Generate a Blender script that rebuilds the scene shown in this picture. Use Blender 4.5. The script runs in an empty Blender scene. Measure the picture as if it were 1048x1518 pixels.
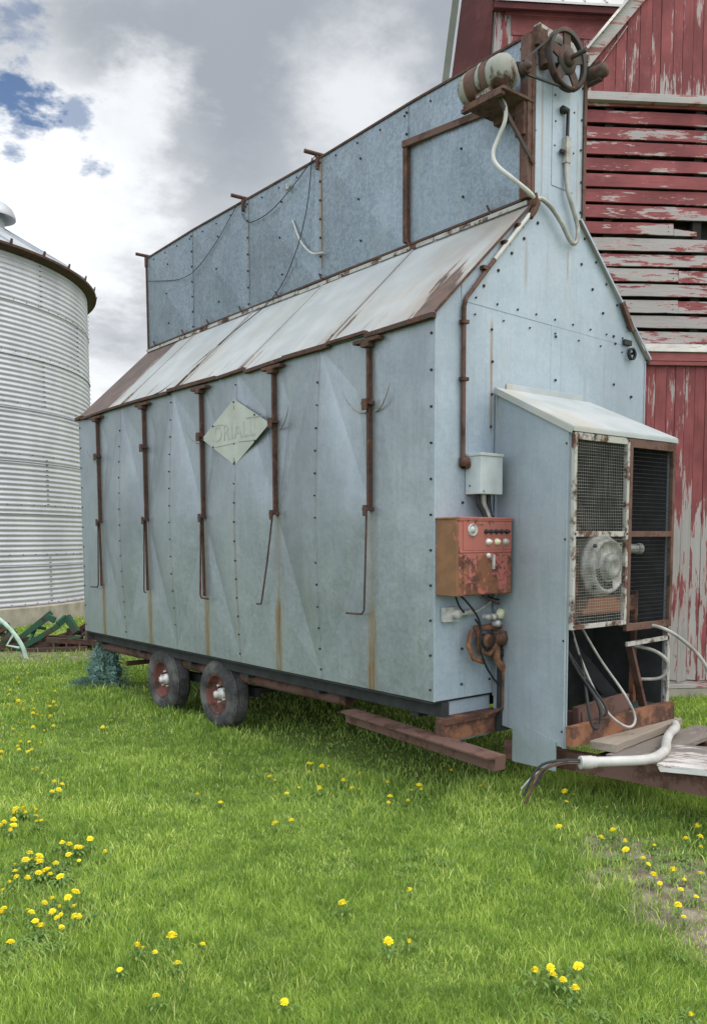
import bpy, math, random
import numpy as np
from mathutils import Vector, Matrix
random.seed(7)
rng = np.random.default_rng(11)
SC = bpy.context.scene
COL = SC.collection
PI = math.pi

# ------------------------------------------------------------------ node helper
class NT:
    def __init__(s, tree):
        s.t = tree; s.n = tree.nodes; s.l = tree.links
    def node(s, typ, **kw):
        nd = s.n.new(typ)
        for k, v in kw.items(): setattr(nd, k, v)
        return nd
    def put(s, sock, v):
        if v is None: return
        if isinstance(v, bpy.types.NodeSocket): s.l.new(v, sock)
        else:
            if isinstance(v, (tuple, list)) and len(v) == 3 and sock.type == 'RGBA': v = (*v, 1)
            sock.default_value = v
    def math(s, op, a, b=None, c=None, clamp=False):
        nd = s.node('ShaderNodeMath', operation=op, use_clamp=clamp)
        s.put(nd.inputs[0], a); s.put(nd.inputs[1], b); s.put(nd.inputs[2], c)
        return nd.outputs[0]
    def vmath(s, op, a, b=None):
        nd = s.node('ShaderNodeVectorMath', operation=op)
        s.put(nd.inputs[0], a); s.put(nd.inputs[1], b)
        return nd.outputs['Value'] if op in ('DOT_PRODUCT', 'LENGTH') else nd.outputs[0]
    def noise(s, vec, scale, detail=4, rough=.55, dist=0):
        nd = s.node('ShaderNodeTexNoise')
        s.put(nd.inputs['Vector'], vec); s.put(nd.inputs['Scale'], scale)
        nd.inputs['Detail'].default_value = detail; nd.inputs['Roughness'].default_value = rough
        nd.inputs['Distortion'].default_value = dist
        return nd.outputs[0]
    def voro(s, vec, scale, feature='F1', out='Color'):
        nd = s.node('ShaderNodeTexVoronoi', feature=feature)
        s.put(nd.inputs['Vector'], vec); nd.inputs['Scale'].default_value = scale
        return nd.outputs[out]
    def scale(s, vec, xyz, loc=(0, 0, 0)):
        nd = s.node('ShaderNodeMapping')
        s.put(nd.inputs['Vector'], vec); nd.inputs['Scale'].default_value = xyz; nd.inputs['Location'].default_value = loc
        return nd.outputs[0]
    def step(s, v, a, b):
        nd = s.node('ShaderNodeMapRange', interpolation_type='SMOOTHSTEP')
        s.put(nd.inputs[0], v); s.put(nd.inputs[1], a); s.put(nd.inputs[2], b)
        return nd.outputs[0]
    def mix(s, f, a, b, blend='MIX'):
        nd = s.node('ShaderNodeMix', data_type='RGBA', blend_type=blend)
        s.put(nd.inputs[0], f); s.put(nd.inputs[6], a); s.put(nd.inputs[7], b)
        return nd.outputs[2]
    def fmix(s, f, a, b):
        nd = s.node('ShaderNodeMix', data_type='FLOAT')
        s.put(nd.inputs[0], f); s.put(nd.inputs[2], a); s.put(nd.inputs[3], b)
        return nd.outputs[0]
    def sep(s, v):
        nd = s.node('ShaderNodeSeparateXYZ'); s.put(nd.inputs[0], v); return nd.outputs
    def obj(s): return s.node('ShaderNodeTexCoord').outputs['Object']
    def island(s): return s.node('ShaderNodeNewGeometry').outputs['Random Per Island']
    def bump(s, h, strength=.3, dist=.01):
        nd = s.node('ShaderNodeBump'); nd.inputs['Strength'].default_value = strength
        nd.inputs['Distance'].default_value = dist; s.put(nd.inputs['Height'], h)
        return nd.outputs[0]

def material(name):
    m = bpy.data.materials.new(name); m.use_nodes = True
    t = NT(m.node_tree); b = t.n['Principled BSDF']
    return m, t, b

def shade(t, b, color, rough=.6, metal=0., normal=None, spec=.5):
    t.put(b.inputs['Base Color'], color); t.put(b.inputs['Roughness'], rough)
    t.put(b.inputs['Metallic'], metal); b.inputs['Specular IOR Level'].default_value = spec
    if normal is not None: t.put(b.inputs['Normal'], normal)

RUST_D = (.046, .026, .021); RUST_M = (.105, .051, .037); RUST_L = (.20, .115, .075)

def rust_color(t, vec, sc=6):
    n1 = t.noise(vec, sc, 6, .65); n2 = t.noise(vec, sc*4.3, 3)
    c = t.mix(t.step(n1, .35, .65), RUST_D, RUST_M)
    return t.mix(t.math('MULTIPLY', t.step(n2, .52, .72), .45), c, RUST_L)

def galv(name, c1, c2, spangle=34, contrast=.5, streak=.35, struts=False, seams=None, dirt=0., metal=.25, rough=.52, tailstain=False):
    m, t, b = material(name); P = t.obj(); x, y, z = t.sep(P)
    v = t.voro(P, spangle); v2 = t.voro(P, spangle*2.7)
    vs = t.math('ADD', t.math('MULTIPLY', t.sep(v)[0], .6), t.math('MULTIPLY', t.sep(v2)[1], .4))
    big = t.noise(P, 1.7, 5, .6)
    f = t.math('ADD', t.math('MULTIPLY', vs, contrast), t.math('MULTIPLY', big, 1-contrast))
    c = t.mix(t.step(f, .25, .75), c1, c2)
    # faint vertical run marks
    sv = t.scale(P, (9, 9, .55)); s1 = t.step(t.noise(sv, 2.2, 5, .6), .5, .72)
    c = t.mix(t.math('MULTIPLY', s1, streak), c, (.36, .37, .36))
    s2 = t.step(t.noise(t.scale(P, (6, 6, .3), (3, 1, 7)), 3, 4, .6), .56, .76)
    c = t.mix(t.math('MULTIPLY', s2, streak*.8), c, (.14, .15, .15))
    if dirt:
        d = t.step(t.noise(P, 3.1, 6, .65), .45, .75)
        c = t.mix(t.math('MULTIPLY', d, dirt), c, (.10, .10, .095))
    pat = t.noise(t.scale(P, (1, 1, .6), (5, 2, 8)), .9, 6, .62)
    c = t.mix(t.math('MULTIPLY', t.step(pat, .50, .70), .5), c, tuple(v*.72 for v in c1))
    c = t.mix(t.math('MULTIPLY', t.step(pat, .46, .28), .30), c, tuple(min(1, v*1.22) for v in c2))
    fine = t.step(t.noise(t.scale(P, (70, 70, 1.1)), 1.5, 4, .6), .5, .75)
    c = t.mix(t.math('MULTIPLY', fine, .22), c, tuple(v*.7 for v in c1))
    sp = t.step(t.noise(P, 21, 5, .7), .66, .78)
    c = t.mix(t.math('MULTIPLY', sp, .35), c, (.20, .15, .11))
    rmask = None
    if struts:   # rust runs under each support post, every 1.235 m
        k = t.math('MODULO', t.math('ADD', y, t.math('ADD', .6175-.655, 12.35)), 1.235)
        d = t.math('ABSOLUTE', t.math('SUBTRACT', k, .6175))
        wob = t.math('MULTIPLY', t.noise(t.scale(P, (1, 20, 2)), 2, 3), .055)
        lowm = t.step(z, 1.42, 1.22)
        wid = t.fmix(lowm, .018, .048)
        core = t.step(t.math('ADD', d, wob), t.math('ADD', wid, .03), wid)
        halo = t.step(t.math('ADD', d, wob), .115, .035)
        amt = t.math('MULTIPLY', halo, t.fmix(lowm, .30, .68))
        c = t.mix(amt, c, (.25, .205, .135))
        strk = t.step(t.noise(t.scale(P, (1, 60, 1.2)), 1.7, 4), .40, .6)
        amt2 = t.math('MULTIPLY', t.math('MULTIPLY', core, strk), t.fmix(lowm, .35, .95))
        c = t.mix(amt2, c, (.20, .105, .042))
        # thin dribbles down the sheet seams
    if seams:
        for (ax, pos, z0, z1, w, a) in seams:
            cc = {'x': x, 'y': y}[ax]
            d = t.math('ABSOLUTE', t.math('SUBTRACT', cc, pos))
            wob = t.math('MULTIPLY', t.noise(t.scale(P, (25, 25, 2)), 1.5, 3), w*.9)
            mk = t.step(t.math('ADD', d, wob), w*1.25, w*.35)
            zz = t.math('MULTIPLY', t.step(z, z0-.02, z0+.12), t.step(z, z1+.02, z1-.06))
            c = t.mix(t.math('MULTIPLY', t.math('MULTIPLY', mk, zz), a), c, (.235, .15, .08))
    bm = t.bump(t.math('ADD', t.math('MULTIPLY', t.noise(P, 5, 3), .25), t.noise(t.scale(P, (1, 1, .7)), 1.5, 2)), .45, .05)
    r = t.fmix(vs, rough-.08, rough+.12)
    shade(t, b, c, r, metal, bm, .4)
    return m

def rusty(name, paint=None, amount=.5, sc=6, rough=.85):
    m, t, b = material(name); P = t.obj()
    c = rust_color(t, P, sc)
    if paint:
        k = t.noise(P, sc*.55, 7, .68)
        c = t.mix(t.step(k, amount-.04, amount+.06), c, paint)
    h = t.noise(P, sc*7, 4)
    shade(t, b, c, rough, 0, t.bump(h, .35, .004), .25)
    return m

def plain(name, col, rough=.6, metal=0., var=.25, sc=8, spec=.4):
    m, t, b = material(name); P = t.obj()
    k = t.noise(P, sc, 5, .6)
    dark = tuple(v*(1-var) for v in col); lite = tuple(min(1, v*(1+var)) for v in col)
    c = t.mix(t.step(k, .3, .7), dark, lite)
    g = t.step(t.noise(P, sc*3.1, 4), .58, .75)
    c = t.mix(t.math('MULTIPLY', g, var), c, tuple(v*.45 for v in col))
    shade(t, b, c, rough, metal, t.bump(t.noise(P, sc*6, 3), .15, .004), spec)
    return m

M = {}
SS = [('y', 1.285, .72, 3.3, .012, .3), ('y', 2.52, .72, 2.3, .020, .7), ('y', 3.755, .72, 3.3, .010, .3), ('y', 4.99, .72, 3.3, .014, .3)]
M['side'] = galv('side_sheet', (.235, .262, .296), (.315, .348, .385), 40, .25, .30, struts=True, seams=SS, metal=.5, rough=.40)
M['end'] = galv('end_sheet', (.275, .335, .405), (.36, .425, .495), 44, .28, .42,
                seams=[('x', .55, 2.55, 3.37, .03, .9), ('x', 1.38, 3.75, 4.02, .02, .7), ('x', 1.06, 4.25, 5.3, .025, .55), ('x', 1.47, 4.3, 5.1, .02, .5), ('x', .9, 3.6, 4.0, .03, .4), ('x', .25, 2.4, 3.4, .02, .3)])
M['bin'] = galv('hopper_sheet', (.135, .168, .205), (.235, .28, .325), 46, .55, .22, dirt=.25, metal=.45, rough=.42,
                seams=[('y', 2.5, 4.35, 5.4, .035, .9), ('y', 1.3, 4.2, 5.05, .06, .85), ('y', 3.78, 4.3, 5.4, .012, .5), ('y', .05, 4.2, 5.0, .05, .6)])
M['hood'] = galv('hood_sheet', (.25, .29, .33), (.32, .365, .405), 60, .22, .35)
M['bolt'] = plain('bolt_steel', (.035, .032, .032), .7, .3)
M['rust'] = rusty('rusted_iron', sc=7)
M['rust2'] = rusty('rusted_brown_paint', (.115, .066, .055), .46, 8)
M['rustdark'] = rusty('dark_brown_rust', (.070, .045, .039), .50, 10)
M['rustorange'] = rusty('orange_rust', (.23, .105, .06), .5, 5)
M['white_steel'] = rusty('chipped_white_paint', (.36, .35, .33), .46, 10)
M['grey_paint'] = plain('grey_enamel', (.42, .455, .465), .5, .1, .10, 5)
M['cream'] = rusty('cream_motor_paint', (.25, .25, .225), .45, 9)
M['motor_grey'] = plain('weathered_aluminium', (.36, .36, .35), .5, .2, .35, 14)
M['dark_iron'] = rusty('dark_cast_iron', (.062, .052, .050), .45, 9)
M['rubber_black'] = plain('black_cable', (.014, .014, .015), .6)
M['pvc'] = plain('dirty_white_plastic', (.40, .395, .38), .55, 0, .22, 4)
M['cablegrey'] = plain('grey_flex_conduit', (.30, .29, .27), .6, .2, .3, 10)
M['cream_plastic'] = plain('cream_cap', (.62, .60, .42), .5, 0, .1)
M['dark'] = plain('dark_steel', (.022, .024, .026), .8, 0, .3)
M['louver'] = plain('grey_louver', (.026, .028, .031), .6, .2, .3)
M['chrome'] = plain('bright_hub', (.55, .52, .50), .5, .3, .3)
M['wire'] = plain('galvanised_wire', (.30, .30, .275), .5, .2, .3)
M['concrete'] = plain('old_concrete', (.30, .275, .23), .9, 0, .22, 3)
M['green'] = rusty('faded_green_paint', (.030, .085, .052), .40, 5)
M['mint'] = plain('pale_green_pipe', (.42, .55, .46), .55, 0, .2, 6)
M['scrap'] = rusty('scrap_iron', (.075, .050, .042), .5, 8)
M['sign'] = plain('faded_cream_sign', (.36, .37, .335), .6, .05, .10, 5)
M['letter'] = plain('worn_letter_paint', (.315, .33, .295), .6, 0, .12, 30)
M['letter_dark'] = plain('sign_band_paint', (.215, .21, .185), .6, 0, .2, 30)

def tan_roof():
    m, t, b = material('stained_roof_sheet'); P = t.obj(); x, y, z = t.sep(P)
    base = t.mix(t.step(t.noise(P, 2.2, 5), .35, .68), (.315, .33, .338), (.385, .40, .408))
    yb = t.step(t.noise(P, 1.3, 4), .45, .7)
    base = t.mix(t.math('MULTIPLY', yb, .35), base, (.31, .285, .23))
    # brown wash on the sheet next to the gable end
    wash = t.math('MULTIPLY', t.step(y, .95, .02), t.step(t.noise(t.scale(P, (1, 1.6, 1)), 1.6, 5), .28, .62))
    base = t.mix(t.math('MULTIPLY', wash, .62), base, (.19, .13, .085))
    # rust running down the slope (along x/z), patchy
    st = t.noise(t.scale(P, (.9, 9, .9), (2, 5, 1)), 1.5, 7, .66)
    seam = t.math('ABSOLUTE', t.math('SUBTRACT', t.math('MODULO', t.math('ADD', y, .45), 1.24), .42))
    near = t.step(seam, .17, .0)
    frt = t.math('MULTIPLY', t.step(t.math('ABSOLUTE', t.math('SUBTRACT', y, t.math('ADD', .10, t.math('MULTIPLY', x, .38)))), .23, .02), t.step(x, .72, .3))
    low = t.step(x, .34, -.02)
    thr = t.math('SUBTRACT', .69, t.math('MULTIPLY', near, .135))
    thr = t.math('SUBTRACT', thr, t.math('MULTIPLY', frt, .33))
    thr = t.math('SUBTRACT', thr, t.math('MULTIPLY', low, .09))
    thr = t.math('SUBTRACT', thr, t.math('MULTIPLY', t.step(y, 5.2, 5.6), .42))
    mk = t.step(t.math('SUBTRACT', st, thr), 0, .035)
    c = t.mix(t.math('MULTIPLY', mk, .9), base, rust_color(t, P, 5))
    hal = t.step(t.math('SUBTRACT', st, thr), -.09, .03)
    c2 = t.mix(t.math('MULTIPLY', hal, .35), base, (.30, .20, .13))
    c = t.mix(mk, c2, c)
    shade(t, b, c, .62, .05, t.bump(t.noise(P, 4, 3), .15, .02), .35)
    return m
M['roof'] = tan_roof()

def hood_roof():
    m, t, b = material('hood_roof_sheet'); P = t.obj(); x, y, z = t.sep(P)
    c = t.mix(t.step(t.noise(P, 3, 5), .3, .7), (.31, .34, .355), (.39, .42, .435))
    w = t.math('MULTIPLY', t.step(x, 1.2, .55), t.step(t.noise(t.scale(P, (5, 1, 1)), 1.6, 5), .38, .66))
    c = t.mix(t.math('MULTIPLY', w, .75), c, (.40, .32, .21))
    shade(t, b, c, .55, .1, None, .4)
    return m
M['hoodroof'] = hood_roof()

def red_box():
    m, t, b = material('flaking_red_enamel'); P = t.obj(); x, y, z = t.sep(P)
    k = t.math('ADD', t.math('MULTIPLY', t.noise(P, 6, 8, .72), .6), t.math('MULTIPLY', t.noise(P, 24, 6, .7), .4))
    side = t.step(x, .04, .02)
    bias = t.math('ADD', t.math('MULTIPLY', t.step(z, 1.80, 1.68), .13), t.math('MULTIPLY', side, .2))
    mk = t.step(t.math('ADD', k, bias), .57, .63)
    red = t.mix(t.step(t.noise(P, 3, 4), .35, .65), (.36, .105, .098), (.33, .115, .092))
    rust = t.mix(t.step(t.noise(P, 9, 4), .4, .6), (.085, .036, .028), (.18, .078, .042))
    rust = t.mix(t.math('MULTIPLY', side, .6), rust, (.22, .115, .055))
    scr = t.step(t.noise(t.scale(P, (30, 30, 3)), 1.4, 5), .58, .7)
    red = t.mix(t.math('MULTIPLY', scr, .5), red, (.20, .085, .05))
    shade(t, b, t.mix(mk, red, rust), .7, 0, t.bump(k, .3, .004), .3)
    return m
M['redbox'] = red_box()

def tyre_mat():
    m, t, b = material('weathered_tyre'); P = t.obj()
    k = t.noise(P, 5, 6, .65)
    c = t.mix(t.step(k, .35, .7), (.035, .035, .036), (.125, .12, .115))
    shade(t, b, c, .85, 0, t.bump(t.noise(P, 30, 4), .4, .004), .25)
    return m
M['tyre'] = tyre_mat()
M['rim'] = rusty('rusty_red_rim', (.15, .060, .05), .46, 10)

def peel(name, along, zbias=None, paint=(.205, .058, .062), wood=(.30, .278, .278), base=.52, freq=1.0):
    """old barn paint flaking off grey timber; grain runs along local 'along' axis"""
    m, t, b = material(name); P0 = t.obj()
    r = t.island()
    off = t.node('ShaderNodeCombineXYZ')
    t.put(off.inputs[0], t.math('MULTIPLY', r, 37.)); t.put(off.inputs[1], t.math('MULTIPLY', r, 11.)); t.put(off.inputs[2], t.math('MULTIPLY', r, 53.))
    P = t.vmath('ADD', P0, off.outputs[0])
    s = {'x': (1.3, 1, 7), 'z': (8, 1, .9), 'flat': (1.6, 9, 6)}[along]
    k = t.math('ADD', t.math('MULTIPLY', t.noise(t.scale(P, s), 1.5*freq, 9, .66, .25), .72), t.math('MULTIPLY', t.noise(t.scale(P, s), 6.5*freq, 6, .7, .4), .28))
    g = {'x': (2, 1, 60), 'z': (60, 1, 2), 'flat': (2, 55, 40)}[along]
    grain = t.noise(t.scale(P, g), 1.3, 5, .6)
    k = t.math('ADD', t.math('MULTIPLY', k, .84), t.math('MULTIPLY', grain, .16))
    x, y, z = t.sep(P0)
    thr = t.math('ADD', base, t.math('MULTIPLY', t.math('SUBTRACT', r, .5), .07))
    if zbias:
        (z0, z1, a) = zbias
        thr = t.math('ADD', thr, t.math('MULTIPLY', t.step(z, z0, z1), a))
        # large patches
    thr = t.math('ADD', thr, t.math('MULTIPLY', t.math('SUBTRACT', t.noise(P0, .8, 3), .5), .28))
    mk = t.step(t.math('SUBTRACT', k, thr), -.008, .012)     # 1 = bare wood
    edge = t.math('MULTIPLY', t.step(t.math('SUBTRACT', k, thr), -.022, .0), t.step(t.math('SUBTRACT', k, thr), .03, .004))
    w = t.mix(grain, tuple(v*.55 for v in wood), tuple(v*1.3 for v in wood))
    w = t.mix(t.math('MULTIPLY', t.step(t.noise(P, 2.5, 3), .5, .7), .35), w, (.20, .16, .13))
    w = t.mix(t.math('MULTIPLY', r, .25), w, (.42, .41, .40))
    pc = t.mix(t.step(t.noise(P, 2.1, 4), .35, .7), tuple(v*.75 for v in paint), tuple(v*1.2 for v in paint))
    pc = t.mix(t.math('MULTIPLY', t.step(grain, .5, .68), .55), pc, tuple(v*.5 for v in paint))
    pc = t.mix(t.math('MULTIPLY', t.step(t.noise(P, 5, 6, .7), .55, .75), .30), pc, tuple(min(1, v*1.6+.03) for v in paint))
    knot = t.step(t.voro(t.scale(P, {'x': (2.2, 1, 5), 'z': (5, 1, 2.2), 'flat': (2.2, 5, 1)}[along]), 1.6, 'F1', 'Distance'), .11, .05)
    w = t.mix(t.math('MULTIPLY', knot, .7), w, (.07, .05, .045))
    c = t.mix(mk, pc, w)
    c = t.mix(t.math('MULTIPLY', edge, .55), c, (.46, .34, .33))
    shade(t, b, c, .82, 0, t.bump(t.math('ADD', t.math('MULTIPLY', grain, .5), t.math('MULTIPLY', mk, -.6)), .5, .006), .25)
    return m
M['clap'] = peel('peeling_red_board', 'x', (5.5, 5.15, -.085), base=.565)
M['gable'] = peel('peeling_red_gable', 'z', (7.0, 6.55, -.05), base=.575)
M['door'] = peel('peeling_red_door', 'z', (2.7, 1.7, -.125), base=.60)
M['cupola'] = peel('peeling_red_cupola', 'z', base=.545)
M['palewood'] = peel('pale_weathered_trim', 'x', base=.47, paint=(.26, .12, .11), wood=(.36, .335, .335))
M['white_trim'] = peel('flaking_white_trim', 'x', base=.60, paint=(.60, .565, .55), wood=(.33, .31, .30))
M['red_trim'] = peel('red_trim', 'x', base=.72, paint=(.26, .085, .085))
M['soffit'] = peel('dark_red_soffit', 'x', base=.70, paint=(.085, .024, .024))
M['barndark'] = plain('dark_barn_timber', (.018, .015, .014), .9)
M['plank'] = peel('weathered_plank', 'flat', base=.33, paint=(.22, .19, .165), wood=(.26, .215, .175), freq=1.2)
M['plankwhite'] = peel('peeling_white_plank', 'flat', base=.505, paint=(.46, .45, .44), wood=(.15, .13, .12), freq=1.8)
M['plankdark'] = peel('dark_rotten_plank', 'flat', base=.45, paint=(.06, .05, .045), wood=(.15, .13, .115))

def bin_metal():
    m, t, b = material('corrugated_zinc'); P = t.obj()
    k = t.noise(t.scale(P, (1, 1, .35)), 1.4, 5, .6)
    c = t.mix(t.step(k, .35, .65), (.40, .41, .46), (.485, .495, .55))
    shade(t, b, c, .45, .3, None, .5)
    return m
M['zinc'] = bin_metal()
M['zincflat'] = plain('zinc_roof', (.36, .38, .41), .5, .35, .1, 2)
M['metalroof'] = plain('pale_metal_roof', (.46, .45, .44), .55, .2, .12, 2)

# ------------------------------------------------------------------ mesh helper
class MB:
    def __init__(s): s.v = []; s.f = []; s.mi = []; s.sm = []
    def add(s, vs, fs, mi=0, smooth=False):
        o = len(s.v); s.v += [tuple(p) for p in vs]
        for f in fs: s.f.append(tuple(i+o for i in f)); s.mi.append(mi); s.sm.append(smooth)
    def hexa(s, p, mi=0):   # 8 corners: bottom 4 ccw, top 4 ccw
        s.add(p, [(3, 2, 1, 0), (4, 5, 6, 7), (0, 1, 5, 4), (1, 2, 6, 5), (2, 3, 7, 6), (3, 0, 4, 7)], mi)
    def box(s, x0, x1, y0, y1, z0, z1, mi=0):
        s.hexa([(x0, y0, z0), (x1, y0, z0), (x1, y1, z0), (x0, y1, z0), (x0, y0, z1), (x1, y0, z1), (x1, y1, z1), (x0, y1, z1)], mi)
    def beam(s, p, q, w, h, up=(0, 0, 1), mi=0):
        p = Vector(p); q = Vector(q); d = (q-p).normalized(); u = Vector(up)
        if abs(d.dot(u)) > .98: u = Vector((1, 0, 0))
        a = d.cross(u).normalized()*w/2; b = a.cross(d).normalized()*h/2
        s.hexa([p-a-b, p+a-b, q+a-b, q-a-b, p-a+b, p+a+b, q+a+b, q-a+b], mi)
    def tube(s, pts, r, n=8, mi=0, caps=True, smooth=True):
        pts = [Vector(p) for p in pts]; rings = []
        rr = r if isinstance(r, (list, tuple)) else [r]*len(pts)
        prev = None
        for i, p in enumerate(pts):
            d = (pts[min(i+1, len(pts)-1)]-pts[max(i-1, 0)]).normalized()
            if prev is None:
                a = d.cross(Vector((0, 0, 1)) if abs(d.z) < .9 else Vector((1, 0, 0))).normalized()
            else: a = (prev-d*prev.dot(d)).normalized()
            prev = a; b = d.cross(a)
            rings.append([p+(a*math.cos(2*PI*k/n)+b*math.sin(2*PI*k/n))*rr[i] for k in range(n)])
        vs = [v for rg in rings for v in rg]
        fs = [(i*n+k, i*n+(k+1) % n, (i+1)*n+(k+1) % n, (i+1)*n+k) for i in range(len(pts)-1) for k in range(n)]
        s.add(vs, fs, mi, smooth)
        if caps:
            s.add(rings[0], [tuple(range(n-1, -1, -1))], mi); s.add(rings[-1], [tuple(range(n))], mi)
    def lathe(s, prof, c, axis='z', n=32, mi=0, smooth=True, a0=0, a1=2*PI):
        """prof: list of (radius, height along axis)"""
        c = Vector(c); full = abs(a1-a0-2*PI) < 1e-6; m = n if full else n+1
        E = {'z': (Vector((1, 0, 0)), Vector((0, 1, 0)), Vector((0, 0, 1))), 'y': (Vector((1, 0, 0)), Vector((0, 0, 1)), Vector((0, 1, 0))), 'x': (Vector((0, 1, 0)), Vector((0, 0, 1)), Vector((1, 0, 0)))}[axis] if isinstance(axis, str) else axis
        vs = [c+(E[0]*math.cos(a0+(a1-a0)*k/n)+E[1]*math.sin(a0+(a1-a0)*k/n))*r+E[2]*h for r, h in prof for k in range(m)]
        fs = [(i*m+k, i*m+(k+1) % m, (i+1)*m+(k+1) % m, (i+1)*m+k) for i in range(len(prof)-1) for k in range(n)]
        s.add(vs, fs, mi, smooth)
    def prism(s, poly, d, mi=0):
        """extrude 3D polygon by vector d"""
        n = len(poly); d = Vector(d); P = [Vector(p) for p in poly]
        s.add(P+[p+d for p in P], [tuple(range(n-1, -1, -1)), tuple(range(n, 2*n))]+[(i, (i+1) % n, n+(i+1) % n, n+i) for i in range(n)], mi)
    def bolt(s, p, nrm, r=.011, h=.009, mi=1):
        p = Vector(p); nrm = Vector(nrm).normalized()
        a = nrm.cross(Vector((.31, .2, .93))).normalized(); b = nrm.cross(a); n = 6
        vs = [p+(a*math.cos(2*PI*k/n)+b*math.sin(2*PI*k/n))*r for k in range(n)]+[p+nrm*h+(a*math.cos(2*PI*k/n)+b*math.sin(2*PI*k/n))*r*.75 for k in range(n)]
        s.add(vs, [(k, (k+1) % n, n+(k+1) % n, n+k) for k in range(n)]+[tuple(range(n, 2*n))], mi)
    def build(s, name, mats, parent=None, bevel=0., loc=None):
        me = bpy.data.meshes.new(name); me.from_pydata(s.v, [], s.f); me.update()
        if not isinstance(mats, (list, tuple)): mats = [mats]
        for m in mats: me.materials.append(M[m] if isinstance(m, str) else m)
        me.polygons.foreach_set('material_index', s.mi); me.polygons.foreach_set('use_smooth', s.sm)
        import bmesh
        bm = bmesh.new(); bm.from_mesh(me); bmesh.ops.recalc_face_normals(bm, faces=bm.faces); bm.to_mesh(me); bm.free()
        o = bpy.data.objects.new(name, me); COL.objects.link(o)
        if parent is not None: o.parent = parent
        if loc: o.location = loc
        if bevel:
            bv = o.modifiers.new('bevel', 'BEVEL'); bv.width = bevel; bv.segments = 2; bv.limit_method = 'ANGLE'
        return o

def thing(name, label, cat, loc=(0, 0, 0), rotz=0, group=None):
    o = bpy.data.objects.new(name, None); COL.objects.link(o); o.location = loc; o.rotation_euler = (0, 0, rotz)
    o.empty_display_size = .2
    return tag(o, label, cat, group)
def tag(o, label, cat, group=None):
    o['label'] = label; o['category'] = cat
    if group: o['group'] = group
    return o
def smooth_path(pts, n=6):
    """Catmull-Rom through points"""
    P = [Vector(p) for p in pts]; P = [P[0]*2-P[1]]+P+[P[-1]*2-P[-2]]; out = []
    for i in range(1, len(P)-2):
        for k in range(n):
            t = k/n; a, b, c, d = P[i-1:i+3]
            out.append(.5*((2*b)+(c-a)*t+(2*a-5*b+4*c-d)*t*t+(3*b-a-3*c+d)*t**3))
    out.append(P[-2]); return out

# ------------------------------------------------------------------ camera
cam = bpy.data.cameras.new('camera'); co = bpy.data.objects.new('camera', cam); COL.objects.link(co)
yaw, pit, rol = map(math.radians, (51.245, -5.081, -.259))
F = Vector((math.cos(yaw)*math.cos(pit), math.sin(yaw)*math.cos(pit), math.sin(pit)))
R = Vector((math.sin(yaw), -math.cos(yaw), 0)); U = R.cross(F)
R2 = R*math.cos(rol)+U*math.sin(rol); U2 = U*math.cos(rol)-R*math.sin(rol)
CAM = Vector((-4.081, -4.21, 1.837))
mw = Matrix((R2, U2, -F)).transposed().to_4x4(); mw.translation = CAM
co.matrix_world = mw
cam.sensor_fit = 'VERTICAL'; cam.sensor_height = 36; cam.lens = 30.248; cam.shift_y = .1013
cam.clip_start = .05; cam.clip_end = 3000
SC.camera = co

# ------------------------------------------------------------------ light
SUN_EL, SUN_DIR = math.radians(56), Vector((.50, -.80, 0)).normalized()
sd = Vector((SUN_DIR.x*math.cos(SUN_EL), SUN_DIR.y*math.cos(SUN_EL), math.sin(SUN_EL)))
sl = bpy.data.lights.new('sun', 'SUN'); so = bpy.data.objects.new('sun', sl); COL.objects.link(so)
so.rotation_euler = sd.to_track_quat('Z', 'Y').to_euler(); so.location = (0, 0, 30)
sl.energy = 1.0; sl.angle = math.radians(25); sl.color = (1, .965, .91)

wd = bpy.data.worlds.new('World'); SC.world = wd; wd.use_nodes = True
w = NT(wd.node_tree); bg = w.n['Background']
sky = w.node('ShaderNodeTexSky', sky_type='NISHITA', sun_disc=False)
sky.sun_elevation = SUN_EL; sky.sun_rotation = math.atan2(SUN_DIR.x, SUN_DIR.y)
sky.air_density = 1.0; sky.dust_density = .6; sky.ozone_density = 1.5
D = w.vmath('NORMALIZE', w.node('ShaderNodeTexCoord').outputs['Generated'])
dx, dy, dz = w.sep(D)
den = w.math('ADD', w.math('MAXIMUM', dz, 0), .22)
cv = w.node('ShaderNodeCombineXYZ'); w.put(cv.inputs[0], w.math('DIVIDE', dx, den)); w.put(cv.inputs[1], w.math('DIVIDE', dy, den)); w.put(cv.inputs[2], .7)
CP = cv.outputs[0]
warp = w.math('SUBTRACT', w.noise(CP, 3.1, 7, .6), .5)
warp2 = w.math('SUBTRACT', w.noise(CP, 9., 6, .62), .5)
def blob(d, inner, outer, wa=.12):
    """soft patch of sky centred on a direction, ragged by the cloud noise (angles in radians)"""
    d = Vector(d).normalized()
    ang = w.math('ARCCOSINE', w.math('MINIMUM', w.vmath('DOT_PRODUCT', D, tuple(d)), .99999))
    ang = w.math('ADD', ang, w.math('ADD', w.math('MULTIPLY', warp, wa), w.math('MULTIPLY', warp2, wa*.95)))
    return w.step(ang, outer, inner)
n1 = w.noise(CP, 1.6, 8, .58, .2); n2 = w.noise(w.scale(CP, (1, 1, 1), (3.1, 5.7, 2)), 4.2, 7, .6)
tone = w.math('ADD', w.math('MULTIPLY', n1, .7), w.math('MULTIPLY', n2, .3))
tone = w.step(tone, .37, .63)
def lift(tone, m, to, amt): return w.fmix(w.math('MULTIPLY', m, amt), tone, to)
tone = lift(tone, blob((.469, .793, .389), .02, .24), .42, .75)
tone = lift(tone, blob((.407, .873, .27), .01, .14), .36, .8)
tone = lift(tone, blob((.46, .749, .477), .06, .17), .10, .95)
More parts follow.
